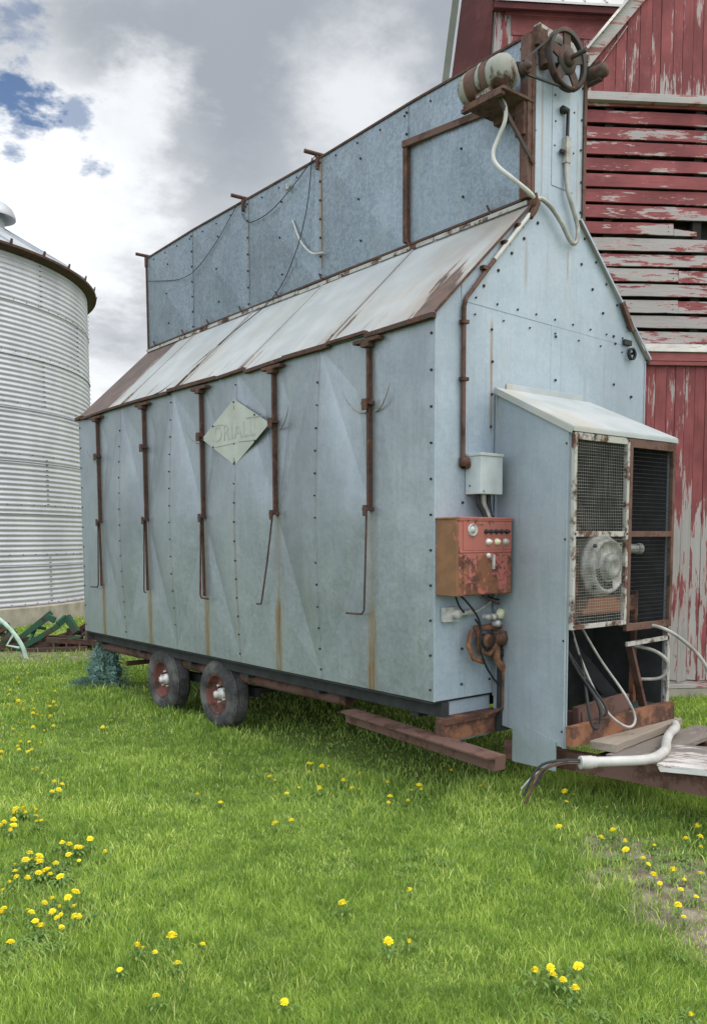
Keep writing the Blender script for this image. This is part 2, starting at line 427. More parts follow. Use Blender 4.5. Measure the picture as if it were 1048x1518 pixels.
tone = lift(tone, blob((.62, .62, .48), .05, .16), .14, .85)
tone = lift(tone, blob((.351, .811, .467), .03, .10), .12, .95)
tone = lift(tone, blob((.325, .873, .365), .04, .15), .97, .95)
tone = lift(tone, blob((.395, .82, .412), .01, .075), .88, .9)
tone = lift(tone, blob((.565, .704, .43), .0, .10), .84, .85)
tone = lift(tone, blob((.305, .898, .317), .05, .14), 1.0, .95)
CL = w.mix(tone, (2.3, 2.55, 2.95), (7.6, 7.8, 8.0))
# brighter, thinner cloud where the sun stands behind it (out of frame)
glow = w.step(w.vmath('DOT_PRODUCT', D, tuple(sd)), .35, 1.0)
# extra brightness added to the unseen sky behind the viewer, lifting the side walls
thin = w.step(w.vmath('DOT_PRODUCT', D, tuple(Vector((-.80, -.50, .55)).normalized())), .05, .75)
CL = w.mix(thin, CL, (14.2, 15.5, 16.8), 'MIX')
CL = w.mix(glow, CL, (16, 15.6, 14.8), 'MIX')
hole = w.math('MAXIMUM', w.math('MULTIPLY', blob((.279, .861, .424), .0, .050, .30), .95), w.math('MULTIPLY', blob((.343, .848, .403), .0, .024, .16), .7))
hole = w.math('MAXIMUM', hole, w.math('MULTIPLY', blob((.293, .872, .393), .0, .026, .2), .7))
hole = w.math('MAXIMUM', hole, w.math('MULTIPLY', blob((.286, .828, .482), .0, .05, .3), .6))
deep = w.mix(1, sky.outputs[0], (.60, .72, .84), 'MULTIPLY')
mixc = w.mix(hole, CL, deep)
lowhz = w.step(dz, -.02, -.12)
mixc = w.mix(lowhz, mixc, (1.1, 1.3, .8))
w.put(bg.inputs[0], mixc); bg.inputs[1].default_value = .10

# ------------------------------------------------------------------ ground
def soil_mask_np(x, y):
    """1 where the turf is worn away (trampled ground by the tongue)"""
    u = (x-.02)*.45+(y+1.85)*.89; v = (x-.02)*.89-(y+1.85)*.45; e = u**2/.85**2+v**2/.46**2+.5*np.sin(x*13+2*np.sin(y*9))*np.cos(y*11)
    e2 = (x-1.6)**2/1.6**2+(y+.35)**2/.35**2
    return np.clip(1.25-e, 0, 1)*.9, np.clip(1.2-e2, 0, 1)
def ground_z(x, y):
    return .018*np.sin(x*1.3+.5)*np.cos(y*1.1)+.012*np.sin(x*3.1+y*2.3)
def make_ground():
    xs = np.concatenate([np.linspace(-200, -12, 14), np.linspace(-10, 14, 97), np.linspace(16, 260, 14)])
    ys = np.concatenate([np.linspace(-200, -12, 14), np.linspace(-10, 24, 137), np.linspace(26, 320, 16)])
    X, Y = np.meshgrid(xs, ys, indexing='ij'); Z = ground_z(X, Y)*(np.hypot(X, Y) < 30)
    vs = np.stack([X, Y, Z], -1).reshape(-1, 3); ny = len(ys)
    fs = [(i*ny+j, (i+1)*ny+j, (i+1)*ny+j+1, i*ny+j+1) for i in range(len(xs)-1) for j in range(ny-1)]
    me = bpy.data.meshes.new('ground'); me.from_pydata(vs.tolist(), [], fs); me.update()
    m, t, b = material('soil_under_turf'); P = t.obj()
    so_ = t.mix(t.step(t.noise(P, 9, 7, .65), .35, .65), (.12, .10, .075), (.27, .235, .185))
    gr = t.mix(t.step(t.noise(P, 14, 6, .7), .3, .7), (.07, .11, .024), (.17, .24, .055))
    k = t.noise(P, .9, 5, .6)
    x, y, z = t.sep(P)
    x0_ = t.math('SUBTRACT', x, .02); y0_ = t.math('ADD', y, 1.85)
    dx_ = t.math('DIVIDE', t.math('ADD', t.math('MULTIPLY', x0_, .45), t.math('MULTIPLY', y0_, .89)), .9); dy_ = t.math('DIVIDE', t.math('SUBTRACT', t.math('MULTIPLY', x0_, .89), t.math('MULTIPLY', y0_, .45)), .52)
    r2 = t.math('ADD', t.math('MULTIPLY', dx_, dx_), t.math('MULTIPLY', dy_, dy_))
    worn = t.step(t.math('ADD', r2, t.math('MULTIPLY', t.math('SUBTRACT', t.noise(P, 5, 4), .5), 1.2)), 1.3, .5)
    junk = t.math('MULTIPLY', t.step(t.vmath('LENGTH', t.vmath('SUBTRACT', P, (.9, 10.4, 0))), 2.4, 1.2), .8)
    c = t.mix(t.math('MAXIMUM', t.math('MAXIMUM', worn, junk), t.math('MULTIPLY', t.step(k, .60, .72), .6)), gr, so_)
    shade(t, b, c, .95, 0, t.bump(t.noise(P, 60, 5), .6, .02), .15)
    me.materials.append(m)
    o = bpy.data.objects.new('ground', me); COL.objects.link(o); o['kind'] = 'structure'
make_ground()

def grass_material():
    m, t, b = material('grass_blade')
    at = t.node('ShaderNodeAttribute', attribute_name='tint').outputs['Fac']
    P = t.obj(); n = t.noise(P, 1.1, 4, .6); n3 = t.noise(P, 6, 3)
    k = t.math('ADD', t.math('MULTIPLY', at, .58), t.math('MULTIPLY', t.step(t.math('ADD', t.math('MULTIPLY', n, .5), t.math('MULTIPLY', n3, .5)), .36, .64), .42))
    nd = t.node('ShaderNodeValToRGB'); t.put(nd.inputs[0], k); cr = nd.color_ramp
    cr.elements[0].position = 0; cr.elements[0].color = (.075, .15, .035, 1)
    cr.elements[1].position = 1; cr.elements[1].color = (.58, .66, .21, 1)
    e = cr.elements.new(.45); e.color = (.24, .36, .070, 1)
    e = cr.elements.new(.75); e.color = (.38, .50, .11, 1)
    e = cr.elements.new(.965); e.color = (.58, .66, .21, 1)
    e = cr.elements.new(.975); e.color = (.62, .56, .34, 1)
    shade(t, b, nd.outputs[0], .5, 0, None, .3)
    tr = t.node('ShaderNodeBsdfTranslucent'); t.put(tr.inputs[0], t.mix(1, nd.outputs[0], (1.2, 1.3, .6), 'MULTIPLY'))
    mx = t.node('ShaderNodeMixShader'); mx.inputs[0].default_value = .35
    t.l.new(b.outputs[0], mx.inputs[1]); t.l.new(tr.outputs[0], mx.inputs[2])
    t.l.new(mx.outputs[0], t.n['Material Output'].inputs[0])
    return m

BIN_C = (.143, 19.037); BIN_R = 4.83
B0 = Vector((5.271, .906, 0)); DV = Vector((.83624, -.54837, 0)); NV = Vector((.54837, .83624, 0))
BARN_ROT = math.atan2(DV.y, DV.x)
def patch(x, y):
    return .5+.5*np.sin(x*1.7+1.3*np.sin(y*1.1))*np.cos(y*1.9+.7*np.sin(x*2.3))
def make_grass(N=620000):
    u = rng.random(N); r = 2.15*(27/2.15)**u
    th = yaw+np.radians(rng.uniform(-34, 33, N))
    x = CAM.x+r*np.cos(th); y = CAM.y+r*np.sin(th)
    keep = np.ones(N, bool)
    keep &= np.hypot(x-BIN_C[0], y-BIN_C[1]) > BIN_R+.12
    bd = (x-B0.x)*NV.x+(y-B0.y)*NV.y; bs = (x-B0.x)*DV.x+(y-B0.y)*DV.y; keep &= ~((bd > -.05) & (bd < 6.1) & (bs > -2.8))
    under = (x > .15) & (x < 2.3) & (y > .1) & (y < 6.1); keep &= ~(under & (rng.random(N) < .75))
    s1, s2 = soil_mask_np(x, y)
    keep &= rng.random(N) > s1*.95
    keep &= rng.random(N) > s2*.35
    jk = np.hypot(x-.9, y-10.4); keep &= rng.random(N) > np.clip(1.5-jk/1.5, 0, .75)
    x, y, r = x[keep], y[keep], r[keep]; N = len(x)
    pt = patch(x, y); clump = patch(x*4.1+3, y*3.7)
    h = (.024+.030*rng.random(N)**1.6)*(.75+.5*pt)*(.7+.6*clump)
    edge = np.zeros(N)
    for (ex, ey, er) in ((.1, 4.28, .5), (.1, 3.1, .5), (.25, 6.1, .45), (.9, 10.3, 1.6), (1.0, -.9, .5), (1.3, -1.6, .6), (.0, .1, .6)):
        edge = np.maximum(edge, np.exp(-((x-ex)**2+(y-ey)**2)/er**2))
    edge = np.maximum(edge, np.exp(-((x-.05)/.3)**2)*((y > -.5) & (y < 6.3)))
    edge = np.maximum(edge, np.exp(-(bd[keep]/.3)**2)*.9)
    edge = np.maximum(edge, np.exp(-((np.hypot(x-BIN_C[0], y-BIN_C[1])-BIN_R)/.4)**2))
    h *= 1+1.1*edge*rng.random(N)
    tall = rng.random(N) < .015; h[tall] *= 1.8
    wd_ = np.clip(.00105*r, .0026, .02)*rng.uniform(.7, 1.3, N)
    az = rng.uniform(0, 2*PI, N); la = rng.uniform(0, 2*PI, N)
    lean = rng.uniform(.1, .95, N)*h*.9
    z0 = ground_z(x, y)-.004
    ax, ay = np.cos(az)*wd_/2, np.sin(az)*wd_/2
    lx, ly = np.cos(la)*lean, np.sin(la)*lean
    V = np.empty((N, 5, 3), np.float32)
    V[:, 0] = np.stack([x-ax, y-ay, z0], -1); V[:, 1] = np.stack([x+ax, y+ay, z0], -1)
    V[:, 2] = np.stack([x+lx*.35+ax*.8, y+ly*.35+ay*.8, z0+h*.6], -1); V[:, 3] = np.stack([x+lx*.35-ax*.8, y+ly*.35-ay*.8, z0+h*.6], -1)
    V[:, 4] = np.stack([x+lx, y+ly, z0+h*.97], -1)
    base = (np.arange(N)*5)[:, None]
    loops = np.concatenate([base+np.array([0, 1, 2, 3]), base+np.array([3, 2, 4])], 1).astype(np.int32)
    me = bpy.data.meshes.new('grass')
    me.vertices.add(N*5); me.vertices.foreach_set('co', V.ravel())
    me.loops.add(N*7); me.loops.foreach_set('vertex_index', loops.ravel())
    me.polygons.add(N*2)
    ls = (np.arange(N)*7)[:, None]+np.array([0, 4]); me.polygons.foreach_set('loop_start', ls.ravel().astype(np.int32))
    me.polygons.foreach_set('loop_total', np.tile([4, 3], N).astype(np.int32))
    me.update(calc_edges=True)
    tint = np.clip(rng.random(N)*.75+.25*pt*rng.random(N), 0, .96)
    dry = rng.random(N) < (.05+.25*s_dry(x, y)+.16*(patch(x*2.7+1, y*2.2+4) > .66)); tint[dry] = 1.6
    a = me.attributes.new('tint', 'FLOAT', 'POINT'); a.data.foreach_set('value', np.repeat(tint, 5).astype(np.float32))
    me.materials.append(grass_material())
    o = bpy.data.objects.new('grass', me); COL.objects.link(o); o['kind'] = 'stuff'
    o['label'] = 'short green lawn grass with a few dry blades'; o['category'] = 'grass'
def s_dry(x, y):
    s1, s2 = soil_mask_np(x, y); return np.clip(s1*1.2, 0, 1)
make_grass()

# ------------------------------------------------------------------ the grain dryer
DRY = thing('grain_dryer', 'big old galvanised grain dryer on wheels, with steep roof and tall hopper on top', 'grain dryer')
LY = 6.20; W = 2.44; Z0 = .72; ZE = 3.32; XA = .946; ZR = 4.225; XB = 1.543; ZT = 5.40

# long side wall: folded sheets between the posts
sw = MB()
strut_y = [.655+1.235*k for k in range(5)]
ZM = 2.04; BUL = .052
def bulge(z): return BUL*math.sin(PI*(ZE-z)/(ZE-Z0))**1.15 if Z0 < z < ZE else 0.
def sidewall(mb, xs):
    out = -1 if xs < 1 else 1
    seam = [(strut_y[k]+strut_y[k+1])/2 for k in range(4)]
    for k, s in enumerate(seam):
        a, c = strut_y[k], strut_y[k+1]; B = (1., .85, 1.1, .9)[k]
        nr, nc = 40, 12; V = []
        for i in range(nr+1):
            z = ZE-(ZE-Z0)*i/nr; um = (ZE-z)/(ZE-ZM) if z > ZM else (z-Z0)/(ZM-Z0)
            um = min(1., max(0., um))
            for q in range(nc+1):
                v = -1+2*q/nc
                V.append((xs+out*B*bulge(z)*(1-v*v), s+v*um*.6175, z))
        mb.add(V, [(i*(nc+1)+q, i*(nc+1)+q+1, (i+1)*(nc+1)+q+1, (i+1)*(nc+1)+q) for i in range(nr) for q in range(nc)], 0, True)
        T = .018      # corner facets lean a little the other way
        for e in (a, c):
            mb.add([(xs, s, ZE), (xs, e, ZE), (xs, e, ZM), (xs-out*T, (s+e)/2+(e-s)*.2, (ZE+ZM)/2+.25)], [(0, 1, 3), (1, 2, 3), (2, 0, 3)])
            mb.add([(xs, s, Z0), (xs, e, Z0), (xs, e, ZM), (xs+out*T*.6, (s+e)/2+(e-s)*.2, (Z0+ZM)/2-.25)], [(0, 1, 3), (1, 2, 3), (2, 0, 3)])
        nz = 16
        for i in range(nz):      # lapped edge
            z1, z2 = Z0+.004+(ZE-.06-Z0)*i/nz, Z0+.004+(ZE-.06-Z0)*(i+1)/nz; o1, o2 = B*bulge(z1), B*bulge(z2)
            mb.hexa([(xs+out*(o1-.006), s-.002, z1), (xs+out*(o1-.006), s+.026, z1), (xs+out*(o1+.0025), s+.026, z1), (xs+out*(o1+.0025), s-.002, z1),
                     (xs+out*(o2-.006), s-.002, z2), (xs+out*(o2-.006), s+.026, z2), (xs+out*(o2+.0025), s+.026, z2), (xs+out*(o2+.0025), s-.002, z2)])
        z = .80
        while z < ZE-.1:
            if random.random() > .06: mb.bolt((xs+out*(B*bulge(z)+.002), s+.012+random.uniform(-.004, .004), z), (out, 0, 0), random.choice((.008, .0095, .0105)), .010)
            z += .172+random.uniform(-.006, .006)
    for a, c in ((0, strut_y[0]), (LY, strut_y[-1])):
        m = a+(c-a)*.55; zc = 1.95
        mb.add([(xs, a, ZE), (xs, c, ZE), (xs, c, Z0), (xs, a, Z0), (xs+out*.016, m, zc)], [(0, 1, 4), (1, 2, 4), (2, 3, 4), (3, 0, 4)])
    for ye in (.03, LY-.03):
        z = .80
        while z < ZE-.1: mb.bolt((xs+out*.002, ye, z), (out, 0, 0), .010, .010); z += .24
sidewall(sw, 0.)
sw.build('side_wall', ['side', 'bolt'], DRY)
sw = MB(); sidewall(sw, W); sw.build('side_wall', ['side', 'bolt'], DRY)
fl = MB(); fl.box(.01, W-.01, .02, LY-.01, Z0-.02, Z0+.01); fl.build('floor_pan', 'dark', DRY)

# end wall: lapped sheets, bolt rows
def endwall(mb, y, out, detail):
    k = out
    def sheet(poly, o): mb.prism([(px, y+k*o, pz) for px, pz in poly], (0, -k*.02, 0))
    zs = 3.425
    def roofz(px): return ZE+(ZR-ZE)*min(px, W-px)/XA if min(px, W-px) < XA else ZR
    sheet([(.004, Z0), (.245, Z0), (.245, roofz(.245)), (.004, ZE)], .000)
    sheet([(.245, zs+.02), (.245, roofz(.245)), (XA, ZR), (XA, ZT), (XB-.0, ZT), (XB, ZR), (2.21, roofz(2.21)), (2.21, zs-.03)], .004)
    sheet([(.245, Z0), (1.24, Z0), (1.24, zs-.003), (.245, zs+.02)], .001)
    sheet([(1.2, Z0), (2.21, Z0), (2.21, zs-.03), (1.2, zs-.002)], .0025)
    sheet([(2.21, Z0), (W-.004, Z0), (W-.004, ZE), (2.21, roofz(2.21))], .000)
    # folded corner flanges
    for xe, sx in ((0, 1), (W, -1)):
        mb.box(min(xe-.003*sx, xe+.012*sx), max(xe-.003*sx, xe+.012*sx), min(y, y+k*.006), max(y, y+k*.006), Z0, ZE-.01)
    n = (0, k, 0)
    def row(p, q, step, r=.011, jit=.006):
        L = math.hypot(q[0]-p[0], q[1]-p[1]); m = max(1, int(L/step))
        for i in range(m+1):
            f = i/m; mb.bolt((p[0]+(q[0]-p[0])*f+random.uniform(-jit, jit), y+k*.004, p[1]+(q[1]-p[1])*f+random.uniform(-jit, jit)), n, r, .010)
    row((.27, Z0+.1), (.27, 3.35), .235); row((.55, Z0+.1), (.55, 3.3), .21, .010)
    row((1.255, 2.7), (1.255, 3.35), .3); row((2.0, 2.4), (2.0, 3.4), .27); row((2.235, 2.3), (2.235, 3.35), .29, .0125)
    row((.38, zs+.06), (2.1, zs+.02), .21, .008); row((.38, zs-.05), (2.1, zs-.08), .27, .007)
    row((.46, 3.57), (1.02, 4.12), .19, .0125); row((1.58, 4.12), (2.16, 3.55), .19); row((1.40, 4.08), (1.98, 3.45), .21, .0125)
    if detail:
        row((.975, 4.3), (.975, 5.2), .22, .010); row((1.515, 4.3), (1.515, 5.2), .2, .010)
        row((1.2, 4.7), (1.2, 5.05), .17, .008); row((1.42, 4.7), (1.42, 5.0), .15, .008)
        mb.box(1.17, 1.42, y+k*.0085 if k < 0 else y, y if k < 0 else y+k*.0085, 4.42, 5.12)
ew = MB(); endwall(ew, 0., -1, True); ew.build('end_wall', ['end', 'bolt'], DRY)
ew = MB(); endwall(ew, LY, 1, False); ew.build('end_wall', ['end', 'bolt'], DRY)

# sloping roof sheets (near and far side)
def roof_slope(side):
    mb = MB(); edges = [-.03, 1.22, 2.46, 3.70, 4.94, LY+.03]
    for i in range(5):
        a, c = edges[i], edges[i+1]; o = .004*(i % 2)
        n = 5
        for j in range(n):           # slight dents in the sheet
            y1 = a+(c-a)*j/n; y2 = a+(c-a)*(j+1)/n
            P = []
            for yy in (y1, y2):
                dent = .012*math.sin((yy-a)/(c-a)*PI)*(1 if i % 2 else -1)
                for fx in (-.035, .5, 1.0):
                    px = XA*fx if fx > 0 else -.03
                    pz = ZE+(ZR-ZE)*(px/XA)+.012+o+(dent if fx == .5 else 0)
                    P.append((px if side == 0 else W-px, yy, pz))
            mb.add(P, [(0, 3, 4, 1), (1, 4, 5, 2)], 0, False)
        x1, x2 = (-.03, XA) if side == 0 else (W+.03, W-XA)
        mb.beam((x1, c, ZE-.002), (x2, c, ZR+.020), .022, .010) if i < 4 else None
    ob = mb.build('roof_panel', 'roof', DRY)
    return ob
roof_slope(0); roof_slope(1)
# rusty drip edge along the eave, bent in pieces
for xs, sg in ((0, -1), (W, 1)):
    mb = MB(); y = -.02
    while y < LY:
        L = random.choice((.45, .7, .95, .6)); y2 = min(y+L, LY+.02)
        za = random.uniform(-.012, .006); zb = za+random.uniform(-.014, .012)
        xo = xs+sg*.028; h = random.uniform(.012, .028)
        mb.hexa([(xo-.02, y, ZE-h+za), (xo+.02, y, ZE-h+za), (xo+.02, y2, ZE-h+zb), (xo-.02, y2, ZE-h+zb), (xo-.02, y, ZE+.008+za), (xo+.02, y, ZE+.008+za), (xo+.02, y2, ZE+.006+zb), (xo-.02, y2, ZE+.006+zb)])
        y = y2+random.choice((.0, .0, .05))
    mb.build('drip_edge', 'rustdark', DRY)
# gable edge trim of the roof
mb = MB(); mb.beam((-.03, -.034, ZE+.004), (XA, -.034, ZR+.016), .008, .016); mb.build('gable_trim', 'rustdark', DRY)
mb = MB(); mb.beam((W+.03, -.034, ZE+.004), (W-XA, -.034, ZR+.016), .008, .016); mb.build('gable_trim', 'end', DRY)

# hopper on top
def binwall(xs, out):
    mb = MB(); edges = [0, 1.30, 2.5, 3.78, 5.0, LY]
    for i in range(5):
        a, c = edges[i], edges[i+1]; m = (a+c)/2; zc = (ZR+ZT)/2
        mb.add([(xs, a, ZR), (xs, c, ZR), (xs, c, ZT), (xs, a, ZT), (xs+out*.042, m, zc)], [(0, 1, 4), (1, 2, 4), (2, 3, 4), (3, 0, 4)])
        if i: mb.box(min(xs, xs+out*.006), max(xs, xs+out*.006), a-.004, a+.028, ZR, ZT-.01)
        z = ZR+.1
        while i and z < ZT: mb.bolt((xs+out*.006, a+.012, z), (out, 0, 0), .012, .012); z += .17
        yy = m
        for z in (ZR+.25, ZR+.6, ZR+.95): mb.bolt((xs+out*(.042-.07*abs(z-zc)), yy, z), (out, 0, 0), .011, .012)
    y = .1
    while y < LY: mb.bolt((xs+out*.002, y, ZT-.07), (out, 0, 0), .010, .012); mb.bolt((xs+out*.002, y+.1, ZR+.05), (out, 0, 0), .012, .012); y += .31
    return mb.build('hopper_wall', ['bin', 'bolt'], DRY)
binwall(XA, -1); binwall(XB, 1)
mb = MB(); mb.box(XA, XB, .03, LY-.03, ZR, ZT-.25); mb.build('hopper_core', 'dark', DRY)
mb = MB()
for i in range(5):     # top rim, a little wavy
    a = LY*i/5; c = LY*(i+1)/5; za = .012*math.sin(i*2.1); zb = .012*math.sin((i+1)*2.1)
    for xs in (XA, XB):
        mb.beam((xs, a, ZT+za), (xs, c, ZT+zb), .024, .018)
mb.beam((XA, LY, ZT), (XB, LY, ZT), .03, .03)
mb.beam((XA-.004, LY, ZR), (XA-.004, LY, ZT), .03, .02)
mb.build('top_rim', 'rustdark', DRY)
# flashing between hopper and roof
for xs, sg in ((XA, -1), (XB, 1)):
    mb = MB(); y = 0.
    while y < LY:
        y2 = min(y+random.uniform(.5, 1.1), LY); o = random.uniform(0, .006)
        mb.beam((xs+sg*(.026+o), y+.008, ZR+.012+o), (xs+sg*(.026+o), y2-.012, ZR+.012+o+random.uniform(-.006, .006)), .012, .03); y = y2
    mb.build('flashing', 'white_steel', DRY)
mb = MB(); mb.beam((XA-.012, 0, ZR+.055), (XA-.012, LY, ZR+.05), .012, .018); mb.build('base_angle', 'rustdark', DRY)
mb = MB(); mb.beam((XB+.012, 0, ZR+.055), (XB+.012, LY, ZR+.05), .012, .018); mb.build('base_angle', 'rustdark', DRY)
for y in (.35, 1.25, 2.46, 3.2, 3.9, 4.6, 5.2, 5.95):
    mb = MB(); mb.beam((XA-.02, y, ZR+.02), (XA-.045, y+.03, ZR+.10), .02, .015); mb.build('clip', 'rustdark', DRY)
# rusty front angles of the hopper, cross angle, post
mb = MB(); mb.box(XA-.055, XA-.001, -.012, .06, 4.27, ZT-.02); mb.box(XA-.01, XA+.025, -.018, -.006, 4.27, ZT)
mb.build('corner_angle', 'rust2', DRY)
mb = MB(); mb.box(XB-.012, XB+.022, -.018, .03, 4.22, ZT); mb.build('corner_angle', 'rust2', DRY)
mb = MB(); mb.beam((XA-.03, 1.32, 5.085), (XA-.03, .03, 4.97), .05, .05); mb.build('cross_angle', 'rust2', DRY)
mb = MB(); mb.box(XA-.04, XA-.006, 1.275, 1.325, 4.30, 5.11); mb.build('hopper_post', 'rust', DRY)
mb = MB(); mb.beam((XA+.02, -.02, ZT+.03), (XB, -.02, ZT+.01), .05, .06); mb.build('top_angle', 'white_steel', DRY)
for y, z in ((2.57, 5.43), (3.89, 5.43), (6.22, 5.42)):
    mb = MB(); mb.tube([(XA+.06, y-.03, z), (XA-.13, y+.02, z+.015)], .02, 8); mb.beam((XA-.02, y-.03, z-.02), (XA-.02, y-.03, z-.14), .03, .02)
    mb.build('lug', 'rust', DRY)

# support posts with shut-off rods on the long side
hooks = [(-.17, 0), (.06, -.02), (.17, .0), (-.12, 0), (.25, 0)]
def bracket(mb, y, z, w=.10):
    mb.box(-.068, -.006, y-w/2, y+w/2, z-.011, z+.012); mb.box(-.072, -.060, y-w/2+.01, y+w/2-.01, z-.05, z+.03)
for i, y in enumerate(strut_y):
    po = thing_part = None
    mb = MB()
    mb.box(-.036, -.004, y-.011, y-.007, 2.05, 3.24); mb.box(-.036, -.004, y+.007, y+.011, 2.05, 3.24); mb.box(-.040, -.033, y-.012, y+.012, 2.05, 3.24)
    post = mb.build('support_post', 'rustdark', DRY)
    mb = MB(); mb.box(-.060, -.004, y-.14, y+.14, 3.245, 3.270); mb.box(-.070, -.004, y-.04, y+.04, 3.21, 3.2445); mb.build('bracket', 'rustdark', post)
    mb = MB(); bracket(mb, y, 2.815, .075); mb.build('bracket', 'rustdark', post)
    mb = MB(); bracket(mb, y, 2.055, .06); mb.build('bracket', 'rustdark', post)
    mb = MB(); sl_ = [.16, .05, .02, .02, .03][i] if i == 1 else .02
    yb = y+(.17 if i == 1 else .02); zb = 1.285
    hk = [.20, .07, -.17, -.06, .22][i]
    mb.tube([(-.05, y, 2.06), (-.055, (y+yb)/2, 1.65), (-.06, yb, zb+.03), (-.062, yb+hk*.12, zb), (-.07, yb+hk, zb-.003)], .0075 if i != 2 else .009, 6)
    if i in (2, 3, 4): mb.hexa([(-.040, y-.010, 1.30), (-.015, y-.010, 1.30), (-.015, y+.010, 1.30), (-.040, y+.010, 1.30), (-.040, y-.010, 2.05), (-.02, y-.010, 2.05), (-.02, y+.010, 2.05), (-.040, y+.010, 2.05)])
    if i == 0: pass
    mb.build('shutoff_rod', 'rustdark', DRY)
# crescent scuffs pressed into the sheet beside the brackets
for y, s in ((.655, -1), (.655, 1), (1.89, -1), (3.125, 1), (5.595, 1)):
    mb = MB(); pts = [(-.012-.011*k, y+s*(.05+.055*k), 2.755-.01*k+.013*k*k) for k in range(5)]
    mb.tube(pts, [.006, .007, .006, .004, .001], 5); mb.build('scuff_mark', 'letter_dark', DRY)

# diamond sign
cy_, cz_ = 2.50, 2.79
mb = MB(); X = -.036
mb.prism([(X, cy_+.01, cz_+.29), (X, cy_+.60, cz_-.005), (X, cy_+.01, cz_-.29), (X, cy_-.56, cz_+.02)], (.006, 0, 0))
for dy_, dz_ in ((.01, .265), (.01, -.265), (.57, -.005), (.385, .09), (.385, -.10), (-.33, .115), (-.33, -.105)):
    mb.bolt((X, cy_+dy_, cz_+dz_), (-1, 0, 0), .010, .008)
sign = mb.build('sign_plate', ['sign', 'bolt'], DRY)
def text_mesh(txt, size, name, mat, parent, origin, xdir, zdir, ext=.002, shear=0):
    cu = bpy.data.curves.new(name, 'FONT'); cu.body = txt; cu.size = size; cu.extrude = ext; cu.align_x = 'CENTER'; cu.align_y = 'CENTER'
    cu.space_character = 1.08
    tmp = bpy.data.objects.new(name+'_tmp', cu); COL.objects.link(tmp)
    bpy.context.view_layer.update()
    me = bpy.data.meshes.new_from_object(tmp.evaluated_get(bpy.context.evaluated_depsgraph_get()))
    bpy.data.objects.remove(tmp)
    me.materials.clear(); me.materials.append(M[mat])
    xd = Vector(xdir).normalized(); zd = Vector(zdir).normalized(); nd = xd.cross(zd)
    m = Matrix((xd, zd, nd)).transposed().to_4x4(); m.translation = Vector(origin); me.transform(m)
    o = bpy.data.objects.new(name, me); COL.objects.link(o); o.parent = parent; return o
text_mesh('DRIALL', .205, 'lettering', 'letter', sign, (X-.0015, cy_+.015, cz_+.005), (0, -1, 0), (0, 0, 1), .0016)
for y1, z1, y2, z2, h in ((.37, .088, .20, .085, .005), (-.2, .10, -.48, .09, .006), (.36, -.105, -.02, -.095, .004), (-.06, -.09, -.32, -.10, .008)):
    mb = MB(); mb.beam((X-.001, cy_+y1, cz_+z1), (X-.001, cy_+y2, cz_+z2), .003, h); mb.build('sign_band', 'letter_dark', sign)
mb = MB()
for dy_, z1, z2 in ((.385, .075, -.085), (-.33, .10, .0), (.01, .25, .2)): mb.box(X-.0016, X+.001, cy_+dy_-.006, cy_+dy_+.006, cz_+z2, cz_+z1)
mb.build('bolt_run', 'white_steel', sign)

# ---- blower hood on the end wall
HB0, HB1, HF0, HF1, HY = .60, 1.67, .54, 1.735, -.70
ZHB, ZHF, ZH0 = 2.89, 2.555, .44
mb = MB()
mb.hexa([(HB0, -.006, ZH0+.06), (HB0+.01, -.006, ZH0+.06), (HF0+.01, HY, ZH0), (HF0, HY, ZH0), (HB0, -.006, ZHB), (HB0+.01, -.006, ZHB), (HF0+.01, HY, ZHF), (HF0, HY, ZHF)])
for z in (.55, 1.16, 1.83, 2.45): mb.bolt((HF0-.001, HY+.03, z), (-1, 0, 0), .009, .008)
mb.beam((HF0-.004, HY+.01, ZH0), (HF0-.004, HY+.01, ZHF), .004, .03)
mb.beam((HB0-.006, -.02, .7), (HB0-.003, -.02, ZHB-.02), .004, .04)
mb.build('hood_side', ['hood', 'bolt'], DRY)
mb = MB(); mb.hexa([(HB1-.01, -.006, ZH0+.06), (HB1, -.006, ZH0+.06), (HF1, HY, ZH0+.06), (HF1-.01, HY, ZH0+.06), (HB1-.01, -.006, ZHB), (HB1, -.006, ZHB), (HF1, HY, ZHF), (HF1-.01, HY, ZHF)])
mb.build('hood_side', 'hood', DRY)
mb = MB()   # lower skirt sheet
mb.hexa([(HB0-.014, -.20, .25), (HB0-.006, -.20, .25), (HF0+.008, -.62, .27), (HF0, -.62, .27), (HB0-.014, -.20, .56), (HB0-.006, -.20, .56), (HF0+.008, -.62, .47), (HF0-.002, -.62, .47)])
mb.build('hood_skirt', 'hood', DRY)
mb = MB()
mb.hexa([(HB0-.012, .0-.006, ZHB), (HB1+.012, -.006, ZHB), (HF1+.015, HY-.03, ZHF-.012), (HF0-.018, HY-.03, ZHF-.012), (HB0-.012, -.006, ZHB+.012), (HB1+.012, -.006, ZHB+.012), (HF1+.015, HY-.03, ZHF+.004), (HF0-.018, HY-.03, ZHF+.004)])
mb.beam((HB0-.014, -.0, ZHB-.008), (HF0-.02, HY-.03, ZHF-.026), .006, .045)
mb.beam((HF0-.018, HY-.032, ZHF-.018), (HF1+.015, HY-.032, ZHF-.018), .006, .03)
mb.box(HB0+.1, HB1-.1, -.012, -.005, ZHB+.006, ZHB+.05)
mb.build('hood_roof', 'hoodroof', DRY, .003)
